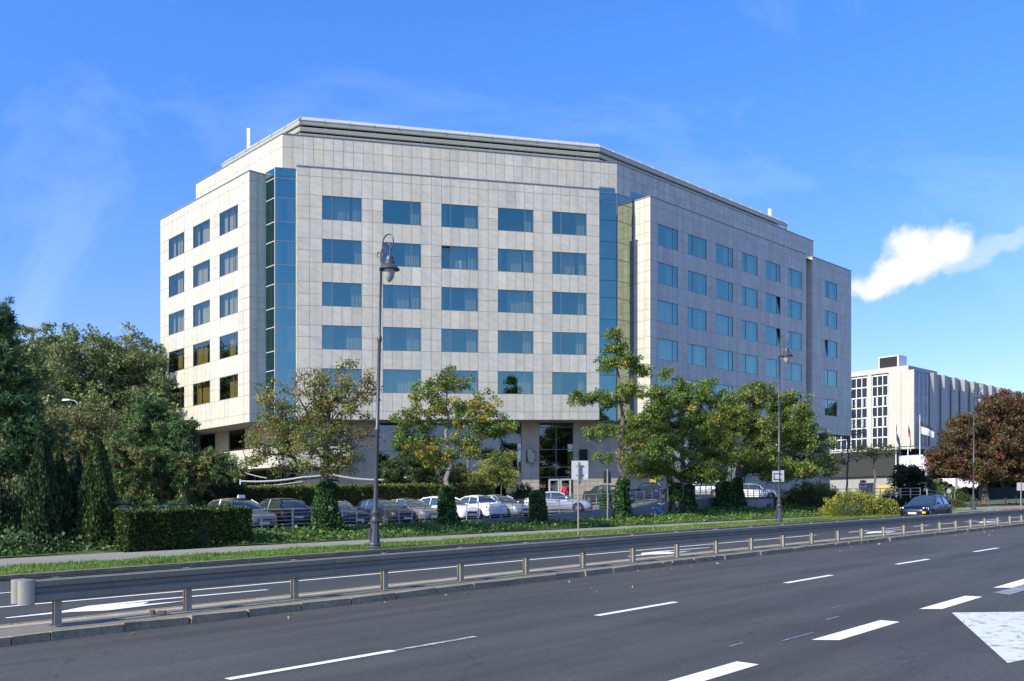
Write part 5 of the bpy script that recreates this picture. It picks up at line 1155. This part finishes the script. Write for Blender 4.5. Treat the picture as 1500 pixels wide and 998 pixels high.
mound('juniper', 'bright yellow juniper, the taller left one of the pair beside the steps', 0, 0, 2.2, 1.8, 1.9, 6500, YJ, [4, 3, 3, 2], loc=gpos(1250, 757, .1))
mound('juniper', 'low yellow juniper trailing right towards the black car', 0, 0, 2.0, 1.6, 1.35, 5200, YJ, [3, 2, 4, 3], loc=gpos(1285, 756, .1))
mound('spruce_shrub', 'small blue-grey spruce beside the first flagpole', 0, 0, 1.3, 1.3, 2.4, 3200, [(.10, .15, .14), (.15, .20, .19), (.05, .08, .07)], [3, 2, 2], loc=gpos(1302, 743, .1))
mound('pine_shrub', 'large round mountain pine behind the flagpoles', 0, 0, 2.9, 2.4, 3.3, 6500, [(.05, .075, .028), (.08, .11, .04), (.14, .10, .05), (.03, .045, .02)], [4, 3, .8, 3], loc=gpos(1337, 742, .1))
mound('shrub', 'loose light green shrub between the flagpoles and the white fence', 0, 0, 3.0, 2.2, 3.6, 4200, [(.14, .22, .04), (.20, .28, .06), (.08, .12, .03)], [3, 2, 2], leaf=.3, loc=gpos(1364, 738, .1))
mound('shrub', 'olive shrub behind the octagonal sign, before the white fence', 0, 0, 3.2, 2.4, 2.6, 4200, [(.10, .13, .03), (.14, .16, .04), (.06, .08, .02)], [3, 2, 2], leaf=.25, loc=gpos(1398, 737, .1))
mound('box_shrub', 'low dark green shrub right of the black car', 0, 0, 1.5, 1.3, .95, 2600, [(.05, .09, .02), (.09, .15, .03), (.03, .05, .015)], [3, 2, 2], loc=gpos(1396, 744.5, .1))
mound('box_shrub', 'rounded dark clipped shrub against the hotel wall left of the door', 0, 0, 1.1, 1.0, 1.7, 2600, [(.02, .035, .012), (.035, .055, .018)], [3, 2], loc=P(2.0*0-.0+1.0, 72.2, 1.3))
# steps and low blocks by the yellow juniper
t = root('stone_steps', R(79.5, 36.2, -.1), 'short flight of grey stone steps with a pale end block, between the two junipers', 'steps')
b = MB()
for k in range(5): blockbox(b, 79.2, 81.2, 34.3+k*.4, 34.7+k*.4+(.0), -.6, .0+k*.22)
b.build('treads', 'cast', t, t.location)
b = MB(); blockbox(b, 81.4, 84.6, 33.6, 34.1, -.6, .35); b.build('end_block', 'concrete', t, t.location)
b = MB(); b.tube([R(79.0, 34.2, .9), R(79.0, 36.6, 2.0), R(76.5, 38.0, 2.0)], .05, 6); b.build('handrail', 'steel', t, t.location)
# flagpoles
def flagpole(px, py, ptop, label, mats, fl):
    p = gpos(px, py, .1); y = p[1]; yh = 734.9-.0262*(px-750); h = (py-ptop)*y/1326
    t = root('flagpole', p, label, 'flagpole', 'flagpoles by the white building'); b = MB(); b.tube([(0, 0, 0), (0, 0, h)], [.11, .05], 8); b.build('pole', 'white_paint', t)
    b = MB(); n = 10; wd, dr, sw = fl; z1 = h*.93
    rows = []
    for i in range(n+1):
        f = i/n; x = wd*f; zt = z1-dr*f; zb = z1-dr*f-(2.0 if sw else 2.6)*(1-.25*f)
        yy = .18*math.sin(f*9)
        rows.append([(x, yy, zt), (x+.05*math.sin(f*12), yy+.12*math.sin(f*5), (zt*2+zb)/3), (x-.05, yy-.1, (zt+2*zb)/3), (x, yy, zb)])
    b.add([p for r in rows for p in r], [(i*4+j, (i+1)*4+j, (i+1)*4+j+1, i*4+j+1) for i in range(n) for j in range(3)])
    for k in range(len(b.m)): b.m[k] = (k % 3) % len(mats)
    o = b.build('flag', mats, t); md = o.modifiers.new('th', 'SOLIDIFY'); md.thickness = .01
    return t
flagpole(1312.5, 741, 603, 'leftmost flagpole, with a limp navy and white flag', ['flag_white', 'flag_navy', 'flag_navy'], (.75, 4.2, 0))
flagpole(1330, 740, 606, 'middle flagpole, with a limp red flag', ['flag_navy', 'flag_red', 'flag_white'], (.5, 3.2, 0))
flagpole(1347.5, 739, 608, 'rightmost flagpole, with a white flag blown to the right', ['flag_navy', 'flag_white', 'flag_white'], (2.4, 1.3, 1))
# white office building with bands of dark panes
nb = Fa(69.5, 156.5, 45.0)           # corner, long side parallel to the avenue
NO = P(69.5, 156.5, .5); NB = root('office_building', NO, 'white modernist office building with dark gridded windows and zigzag facade behind the flagpoles', 'building')
fl_ = Fa(*nb.xy(0), -45.0)           # left face: runs to negative s
Z0n, Z1n = 9.6, 22.8
def nbx(b, fa, s0, s1, o0, o1, z0, z1, mi=0): b.hexa([fa.p(s0, o0, z0), fa.p(s1, o0, z0), fa.p(s1, o1, z0), fa.p(s0, o1, z0)], [fa.p(s0, o0, z1), fa.p(s1, o0, z1), fa.p(s1, o1, z1), fa.p(s0, o1, z1)], mi)
b = MB(); nbx(b, fl_, -4.4, 0, 0, .4, Z0n, Z1n); nbx(b, fl_, -8.1, -7.4, -.1, .4, Z0n, Z1n-.1)
nbx(b, fl_, -40, -1.2, .6, 14, Z1n+.01, Z1n+.9); b.build('wall', 'stonewhite', NB, NO)
b = MB(); nbx(b, fl_, -2.25, -2.17, -.02, .05, Z0n, Z1n-.4); b.build('wall_joint', 'cast', NB, NO)
b = MB(); nbx(b, fl_, -40, 0, .5, 20, Z0n, Z1n); b.build('core_block', 'pane_dark', NB, NO)
b = MB(); nbx(b, fl_, -40, 0, .2, 20, Z0n-.5, Z0n-.01); b.build('floor_slab', 'stonewhite', NB, NO)
def grid_win(fa, s0, s1, ncol, nrow, z0=Z0n, z1=Z1n-.4, off=.1):
    f = MB(); w = (s1-s0)/ncol; h = (z1-z0)/nrow; tk = .055 if w < 1.2 else .09
    for i in range(ncol+1): nbx(f, fa, s0+i*w-tk, s0+i*w+tk, off-.12, off+.1, z0, z1)
    for j in range(nrow+1): nbx(f, fa, s0+.09, s1-.09, off-.10, off+.08, z0+j*h-.09, z0+j*h+.09)
    for (i, j) in ((0, 2), (ncol-1, 2), (0, 4), (ncol-1, 4)):
        if i < ncol:
            for e in (.2*w, w-.2*w): nbx(f, fa, s0+i*w+e-tk*.8, s0+i*w+e+tk*.8, off-.11, off+.08, z0+j*h+.2, z0+(j+1)*h-.2)
    o = f.build('window', 'white_paint', NB, NO)
    p = MB(); p.face([fa.p(s0, off, z0), fa.p(s1, off, z0), fa.p(s1, off, z1), fa.p(s0, off, z1)]); q = p.build('pane', 'pane_dark', o); q.data.transform(Matrix.Translation((-NO[0], -NO[1], -NO[2])))
grid_win(fl_, -7.3, -4.5, 3, 7); grid_win(fl_, -11.2, -8.2, 3, 7); grid_win(fl_, -15.2, -12.0, 3, 7); grid_win(nb, .3, 6.0, 3, 7)
# zigzag long side
zz_ = MB(); s = 8.5; k = 0
prof = [(6.0, .0), (7.2, .0)]; dk = MB()
s = 7.2
while s < 170:
    prof += [(s+.7, -.45), (s+2.7, -.25), (s+2.72, .15), (s+5.2, .15)]
    dk.face([nb.p(s+2.74, .12, Z0n), nb.p(s+5.2, .12, Z0n), nb.p(s+5.2, .12, Z1n-.3), nb.p(s+2.74, .12, Z1n-.3)])
    s += 5.2
for (a, oa), (c, oc) in zip(prof, prof[1:]):
    zz_.face([nb.p(a, oa, Z0n), nb.p(c, oc, Z0n), nb.p(c, oc, Z1n), nb.p(a, oa, Z1n)])
zz_.face([nb.p(a, oa, Z1n) for a, oa in prof]+[nb.p(174, 8, Z1n), nb.p(0, 8, Z1n)]); zz_.face([nb.p(a, oa, Z0n) for a, oa in prof]+[nb.p(174, 8, Z0n), nb.p(0, 8, Z0n)])
zz_.build('zigzag_wall', 'stonewhite', NB, NO); dk.build('window_strip', 'pane_dark', NB, NO)
b = MB(); nbx(b, nb, 6, 172, .7, 20, Z0n+.1, Z1n-.1); b.build('core_block', 'pane_dark', NB, NO)
b = MB(); nbx(b, fl_, -6.8, -3.2, 1.5, 5, Z1n+.9, Z1n+3.1); b.build('roof_plant', 'frame_light', NB, NO)
b = MB(); nbx(b, fl_, -6.6, -3.5, 1.43, 1.49, Z1n+1.1, Z1n+2.9); b.build('louvre_panel', 'void', NB, NO)
b = MB(); nbx(b, fl_, -40, 0, 3, 18, 4.6, Z0n-.5); nbx(b, nb, 0, 170, 3, 18, 4.6, Z0n-.5); b.build('recess', 'inside', NB, NO)  # solid near-black blocks: the recess's shade is put in as colour
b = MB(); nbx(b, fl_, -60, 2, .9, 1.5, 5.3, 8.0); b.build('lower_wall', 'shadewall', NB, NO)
b = MB(); nbx(b, fl_, -60, 2, .6, 1.2, -.8, 5.3); b.build('lower_wall', 'concrete', NB, NO)
for s in (-9.2, 5.0):
    b = MB(); nbx(b, fl_ if s < 0 else nb, s-.9, s+.9, .3, 1.6, 8.01, Z0n-.5); b.build('column', 'stonewhite', NB, NO)
b = MB(); nbx(b, fl_, -6.5, -3.0, .5, .59, .2, 2.9); b.build('gate', 'yellow', NB, NO)
b = MB(); nbx(b, fl_, -10, -7, .5, .59, .6, 3.4); b.build('window_band', 'pane_dark', NB, NO)
# railing in front of the office building
def far_railing(p0, p1, n, label, h=1.2, bars=3, mat='steel'):
    t = root('railing', p0, label, 'railing'); p0, p1 = Vector(p0), Vector(p1)
    for i in range(n+1):
        q = p0.lerp(p1, i/n); b = MB(); b.tube([q, q+Vector((0, 0, h))], .06, 6); b.build('post', mat, t, p0)
    for k in range(bars): b = MB(); z = Vector((0, 0, h*(k+1)/bars)); b.tube([p0+z, p1+z], .04, 6); b.build('rail', mat, t, p0)
far_railing(P(34.5, 100, 1.0), P(50.5, 112, .9), 9, 'pale railing with thick posts in front of the white office building')
far_railing(gpos(1358, 733, 1.0), gpos(1401, 736, .1), 4, 'sloping dark handrail behind the black car', h=1.3, bars=3)
p = gpos(1375.5, 735, .2); t = root('red_ball_marker', p, 'round red marker on a post behind the black car', 'marker'); b = MB(); b.lathe([(.02, 1.1), (.2, 1.2), (.28, 1.38), (.2, 1.58), (.02, 1.66)], 14); b.build('ball', 'red', t, smooth=True); b = MB(); b.tube([(0, 0, 0), (0, 0, 1.2)], .05, 6); b.build('post', 'steel', t)
# white palisade fence, dark wall, gate pillar
fp0, fp1 = Vector(gpos(1366, 731.5, .1)), Vector(gpos(1437, 732.0, .1))
t = root('palisade_fence', fp0, 'white palisade fence with info panels under the red-leaved tree', 'fence'); n = 48
for i in range(n+1):
    q = fp0.lerp(fp1, i/n); b = MB(); b.pbox(q+Vector((-.05, 0, .9)), (.1, 0, 0), (0, .04, 0), (0, 0, 2.7)); b.build('pale', 'sign_back', t, fp0)
b = MB(); dx = (fp1-fp0)
for z in (1.3, 3.2): b.pbox(fp0+Vector((0, .05, z)), dx, (0, .05, 0), (0, 0, .1))
b.build('crossbar', 'white_paint', t, fp0)
b = MB(); b.pbox(fp0+Vector((0, -.1, -.3)), dx, (0, .3, 0), (0, 0, 1.3)); b.build('plinth', 'cast', t, fp0)
for f, w in ((.78, 1.0), (.93, 1.1)):
    q = fp0.lerp(fp1, f); b = MB(); b.pbox(q+Vector((-w/2, -.08, 1.2)), (w, 0, 0), (0, .04, 0), (0, 0, 1.9)); b.build('info_panel', 'white_paint', t, fp0)
q = Vector(gpos(1437.5, 733.5, .1)); t = root('gate_pillar', q, 'pale stone gate pillar between the white fence and the dark wall', 'pillar'); b = MB(); b.pbox((-.45, -.3, 0), (.9, 0, 0), (0, .6, 0), (0, 0, 2.8)); b.build('shaft', 'stonewhite', t); b = MB(); b.pbox((-.6, -.4, 2.8), (1.2, 0, 0), (0, .8, 0), (0, 0, .16)); b.build('cap', 'cast', t)
q0, q1 = Vector(gpos(1441, 733.5, .1)), Vector(gpos(1590, 730, .1))
b = MB(); dx = q1-q0; b.pbox(q0+Vector((0, 0, -.5)), dx, (0, .4, 0), (0, 0, 3.3)); setp(b.build('garden_wall', 'darkwall', origin=tuple(q0)), 'dark ivy-green garden wall behind the teal scooter', 'wall')
# bollards and scooter
for px, py, lb in ((1431, 743.5, 'dark bollard next to the farthest lamp post'), (1473, 741.5, 'dark bollard left of the teal scooter')):
    t = root('bollard', gpos(px, py), lb, 'bollard', 'bollards on the far pavement'); b = MB(); b.lathe([(.06, 0), (.06, .82), (.08, .84), (.08, .92), (.05, .98)], 10); b.build('post', 'black_trim', t)
t = root('electric_scooter', gpos(1484, 739.5), 'teal rental scooter parked in front of the dark wall', 'scooter')
b = MB(); b.tube([(.42, 0, .12), (.34, 0, 1.1)], .05, 8); b.build('stem', 'teal', t); b = MB(); b.tube([(.34, -.25, 1.12), (.34, .25, 1.12)], .03, 6); b.tube([(.2, 0, 1.12), (.48, 0, 1.12)], .03, 6); b.build('handlebar', 'teal', t)
b = MB(); b.box(-.45, .35, -.09, .09, .12, .18); b.build('deck', 'black_trim', t)
for xx in (-.5, .44): b = MB(); b.lathe([(.05, -.04), (.13, -.04), (.13, .04), (.05, .04)], 14, (xx, 0, .13), M=Matrix.Rotation(PI/2, 4, 'X')); b.build('wheel', 'tyre', t)
# far paths and lawns at the right
def patch(name, pix, mat, dz, zz=.17):
    b = MB(); b.face([tuple(Vector(gpos(x, y, dz))) for x, y in pix]); return setp(b.build(name, mat), kind='structure')
patch('far_lawn', [(1385, 748), (1400, 737.5), (1440, 736), (1620, 731), (1800, 735), (1700, 744), (1500, 741.5), (1440, 742)], 'grass_base', .16)
patch('far_path', [(1385, 752), (1405, 744.0), (1440, 742), (1500, 741.5), (1700, 744), (1700, 750), (1500, 746), (1420, 749.5)], 'path', .185)
patch('cycle_path', [(1452, 745.2), (1470, 744.2), (1500, 743.4), (1640, 744), (1640, 746.5), (1500, 745.4), (1470, 746.0)], 'red_path', .20)
# red-leaved tree and greens at the right
RB = [(.10, .07, .03), (.145, .10, .045), (.19, .045, .04), (.055, .05, .02), (.11, .10, .03)]
p = P(58.5, 112, -.2)
tree('copper_maple', 'big spreading tree with brown and dark red leaves at the right', 'tree', p, 13.0, .45,
     [(0, 0, 8.2, 5.6, 5, 3.0, 8), (2.5, 0, 11.8, 4.0, 3.4, 2.2, 5), (-4.8, 0, 5.4, 2.5, 2.4, 2.0, 3), (5, 0, 8.5, 3.4, 3.4, 3.4, 5), (-1.0, -1, 4.4, 4.5, 3.5, 1.5, 4), (4.6, -1, 4.6, 3.8, 3, 1.7, 4), (-2.6, 0, 9.8, 2.0, 2.0, 1.4, 2)], 720, 38, .32, RB, [4, 4, 2.2, 3, 2], fork=.2, spread=.62, jit=.15)
tree('copper_maple', 'second reddish tree cut by the right edge of the picture', 'tree', P(69, 116, -.2), 12, .4, [(0, 0, 8, 4, 4, 3.6, 8), (-1, 0, 4.5, 4, 3.4, 2, 4)], 330, 34, .34, [(.16, .06, .04), (.12, .08, .035), (.07, .08, .025)], [3, 3, 3], fork=.2, spread=.62)
tree('ash_tree', 'light green tree peeking in at the right edge', 'tree', P(66, 106, -.2), 8.5, .2, [(0, 0, 6.6, 1.6, 1.6, 1.8, 3)], 70, 36, .25, [(.14, .20, .04), (.10, .16, .03)], [3, 3], fork=.3, spread=.45)
tree('dark_tree', 'dark evergreen behind the middle and right flagpoles', 'tree', P(55, 125, -.2), 7.5, .2, [(0, 0, 3.6, 2.8, 3, 2.0, 4)], 110, 36, .3, [(.025, .045, .018), (.04, .07, .025)], [3, 3], fork=.2, spread=.55)
tree('young_tree', 'thin half-bare tree between the hotel and the white office building', 'tree', P(43.3, 117, .3), 14.5, .14, [(0, 0, 9.6, 2.2, 2, 3.0, 4), (.4, 0, 13.6, .9, .8, 1.0, 1), (0, 0, 6, 2.0, 2.0, 1.2, 2)], 60, 12, .2, [(.05, .07, .02), (.035, .05, .016)], [3, 3], fork=.3, spread=.5)
tree('young_tree', 'dark branching tree under the right end of the hotel overhang', 'tree', P(37, 92.5, .9), 6.5, .12, [(0, 0, 5.0, 2.4, 2, .8, 4)], 50, 14, .2, [(.04, .06, .018), (.03, .045, .014)], [3, 3], fork=.3, spread=.45)
for px, v, w, h in ((-30, 43, 2.6, 2.4), (20, 46, 2.4, 2.6), (75, 45, 2.0, 2.2), (120, 45, 2.2, 2.6), (165, 46.5, 2.2, 1.8)):
    mound('shrub', {-30: 'dark laurel shrub at the left edge below the tall pine', 20: 'dark laurel shrub behind the foot of the tall pine', 75: 'laurel shrub in the gap behind the darkest columnar conifer', 120: 'laurel shrub behind the ivy-hung columnar conifers', 165: 'low laurel shrub behind the dark blue estate car'}[px], px, v, w, 1.8, h, 3600, [(.05, .09, .025), (.08, .13, .035), (.025, .045, .015)], [3, 2, 3], leaf=.22)
# far tree belt so that the ground never meets a bare skyline
n = 26000
a = rng.uniform(-1.35, 1.35, n); dd = rng.uniform(240, 300, n); hh = (9+5*np.sin(a*23)+3*np.sin(a*51))*rng.random(n)**.6+1
c = np.stack([dd*np.sin(a), dd*np.cos(a), hh+SHEAR*dd*np.sin(a)*.6], 1)
setp(leafmesh('distant_wood', c, np.full(n, 2.6), pal(n, BG, [4, 4, 3, 3, .4]), 'leaf', aspect=.8), kind='stuff')
# yellow box by the hotel, seen under the slim tree
t = root('parcel_locker', P(11.6, 74.6, 1.4), 'yellow notice board by the hotel wall, behind the slim linden trunk', 'notice board'); b = MB(); b.box(-.24, .24, -.1, .1, 1.0, 1.9); b.build('board', 'yellow', t); b = MB(); b.box(-.1, .1, -.13, -.1, 1.25, 1.65); b.build('dark_field', 'black_trim', t); b = MB(); b.box(-.24, .24, -.12, .12, 1.9, 2.05); b.build('header', 'blue_sign', t); b = MB(); b.box(-.2, -.14, -.05, .05, -.3, 1.0); b.box(.14, .2, -.05, .05, -.3, 1.0); b.build('legs', 'steel', t)

# ------------------------------------------------------------------ sky, sun, camera
W = bpy.data.worlds.new('World'); SC.world = W; W.use_nodes = True
wn = W.node_tree; wn.nodes.clear()
def WN(t, **k):
    nd = wn.nodes.new('ShaderNode'+t)
    for a, b_ in k.items():
        if a[0] == '_': setattr(nd, a[1:], b_)
        else: nd.inputs[a].default_value = b_
    return nd
def WL(a, ao, b_, bi): wn.links.new(a.outputs[ao], b_.inputs[bi])
SUN_AZ = math.radians(180+50)      # compass-style: from +Y clockwise: behind the camera, to its left
SUN_EL = math.radians(36)
sky = WN('TexSky', _sky_type='NISHITA', _sun_disc=False, _sun_elevation=SUN_EL, _sun_rotation=SUN_AZ, _air_density=1.0, _dust_density=.35, _ozone_density=2.2)
geo = WN('TexCoord')
# thin high cirrus
mp = WN('Mapping', Rotation=(.3, .2, .9), Scale=(1.2, 5.5, 3.0)); WL(geo, 'Generated', mp, 'Vector')
ci = WN('TexNoise', Scale=1.6, Detail=7, Roughness=.62, Distortion=.6); WL(mp, 0, ci, 'Vector')
cim = WN('MapRange', **{'From Min': .50, 'From Max': .85, 'To Min': 0, 'To Max': .25}); WL(ci, 0, cim, 0)
hs = WN('HueSaturation', Saturation=1.22, Value=1.0, Hue=.512); WL(sky, 0, hs, 'Color')
m1 = WN('MixRGB'); m1.inputs[2].default_value = (4.6, 5.6, 7.0, 1); WL(cim, 0, m1, 0); tnt = WN('MixRGB', _blend_type='MULTIPLY', Fac=1.); sx = WN('SeparateXYZ'); WL(geo, 'Generated', sx, 0); zr = WN('MapRange', _interpolation_type='LINEAR', **{'From Min': .0, 'From Max': .46}); WL(sx, 'Z', zr, 0); tc = WN('MixRGB'); tc.inputs[1].default_value = (.72, .62, 1.05, 1); tc.inputs[2].default_value = (.74, 1.10, 1.36, 1); WL(zr, 0, tc, 0); WL(tc, 0, tnt, 2); WL(hs, 0, tnt, 1); WL(tnt, 0, m1, 1)
# one cumulus: a bearing-and-height field in world directions
def cdir(px, py): v = Vector(((px-750)/1326, 1, (734.9-py)/1326)); return v.normalized()
cen = cdir(1345, 378); ex = (cdir(1400, 345)-cdir(1290, 411)).normalized(); ey = cen.cross(ex).normalized()
nz = WN('TexNoise', Scale=14, Detail=8, Roughness=.58, Distortion=.3); WL(geo, 'Generated', nz, 'Vector')
ns = WN('VectorMath', _operation='SCALE', Scale=.066); nsub = WN('VectorMath', _operation='SUBTRACT'); nsub.inputs[1].default_value = (.5, .5, .5); WL(nz, 'Color', nsub, 0); WL(nsub, 0, ns, 0)
dv = WN('VectorMath', _operation='ADD'); WL(geo, 'Generated', dv, 0); WL(ns, 0, dv, 1)
def blob(px, py, rx, ry, ang=0):
    c = cdir(px, py); s = c.cross(Vector((0, 0, 1))).normalized(); u_ = s.cross(c).normalized(); a = math.radians(ang)
    e1 = s*math.cos(a)+u_*math.sin(a); e2 = -s*math.sin(a)+u_*math.cos(a)
    sb = WN('VectorMath', _operation='SUBTRACT'); sb.inputs[1].default_value = c; WL(dv, 0, sb, 0)
    outs = []
    for e, r in ((e1, rx/1326), (e2, ry/1326), (c, .25)):
        d = WN('VectorMath', _operation='DOT_PRODUCT'); d.inputs[1].default_value = e/r; WL(sb, 0, d, 0)
        q = WN('Math', _operation='POWER'); q.inputs[1].default_value = 2; ab = WN('Math', _operation='ABSOLUTE'); WL(d, 'Value', ab, 0); WL(ab, 0, q, 0); outs.append(q)
    a1 = WN('Math', _operation='ADD'); WL(outs[0], 0, a1, 0); WL(outs[1], 0, a1, 1)
    a2 = WN('Math', _operation='ADD'); WL(a1, 0, a2, 0); WL(outs[2], 0, a2, 1)
    s1 = WN('Math', _operation='SUBTRACT'); s1.inputs[0].default_value = 1; WL(a2, 0, s1, 1)
    return s1
def vmax(a, b_): m_ = WN('Math', _operation='MAXIMUM'); WL(a, 0, m_, 0); WL(b_, 0, m_, 1); return m_
f = vmax(vmax(blob(1388, 352, 42, 34, 25), blob(1342, 372, 54, 37, 18)), vmax(blob(1298, 400, 60, 23, 22), blob(1325, 394, 70, 29, 12)))
fm = WN('MapRange', _interpolation_type='SMOOTHSTEP', **{'From Min': -.12, 'From Max': .62, 'To Min': 0, 'To Max': .97}); WL(f, 0, fm, 0)
f2 = vmax(blob(1415, 378, 60, 22, 8), blob(1462, 372, 46, 16, 20))
fm2 = WN('MapRange', _interpolation_type='SMOOTHSTEP', **{'From Min': -.1, 'From Max': .9, 'To Min': 0, 'To Max': .42}); WL(f2, 0, fm2, 0)
m2 = WN('MixRGB'); m2.inputs[2].default_value = (4.2, 4.6, 5.6, 1); WL(fm2, 0, m2, 0); WL(m1, 0, m2, 1)
cc = WN('MixRGB'); cc.inputs[1].default_value = (3.6, 4.1, 5.4, 1); cc.inputs[2].default_value = (4.9, 4.9, 5.0, 1); ccm = WN('MapRange', _interpolation_type='SMOOTHSTEP', **{'From Min': .1, 'From Max': .95, 'To Min': 0, 'To Max': 1}); WL(f, 0, ccm, 0); WL(ccm, 0, cc, 0)
m3 = WN('MixRGB'); WL(fm, 0, m3, 0); WL(m2, 0, m3, 1); WL(cc, 0, m3, 2)
bgn = WN('Background', Strength=.15); WL(m3, 0, bgn, 0); wo = WN('OutputWorld'); WL(bgn, 0, wo, 0)
sd = bpy.data.lights.new('sun', 'SUN'); sd.energy = 4.6; sd.angle = math.radians(.53); sd.color = (1, .935, .76)
so = bpy.data.objects.new('sun', sd); COL.objects.link(so)
to_sun = Vector((math.sin(SUN_AZ)*math.cos(SUN_EL), math.cos(SUN_AZ)*math.cos(SUN_EL), math.sin(SUN_EL)))
so.rotation_euler = to_sun.to_track_quat('Z', 'Y').to_euler(); so.location = to_sun*100
cd = bpy.data.cameras.new('camera'); co = bpy.data.objects.new('camera', cd); COL.objects.link(co)
cd.sensor_width = 36; cd.sensor_fit = 'HORIZONTAL'; cd.lens = 1326/1500*36; cd.shift_y = (734.9-499)/1500
cd.clip_start = .1; cd.clip_end = 5000
co.location = (0, 0, 1.75); co.rotation_euler = (PI/2, 0, 0); SC.camera = co
SC.view_settings.view_transform = 'Standard'; SC.view_settings.look = 'None'; SC.view_settings.gamma = 1; SC.view_settings.exposure = .54
SC.view_settings.use_curve_mapping = False
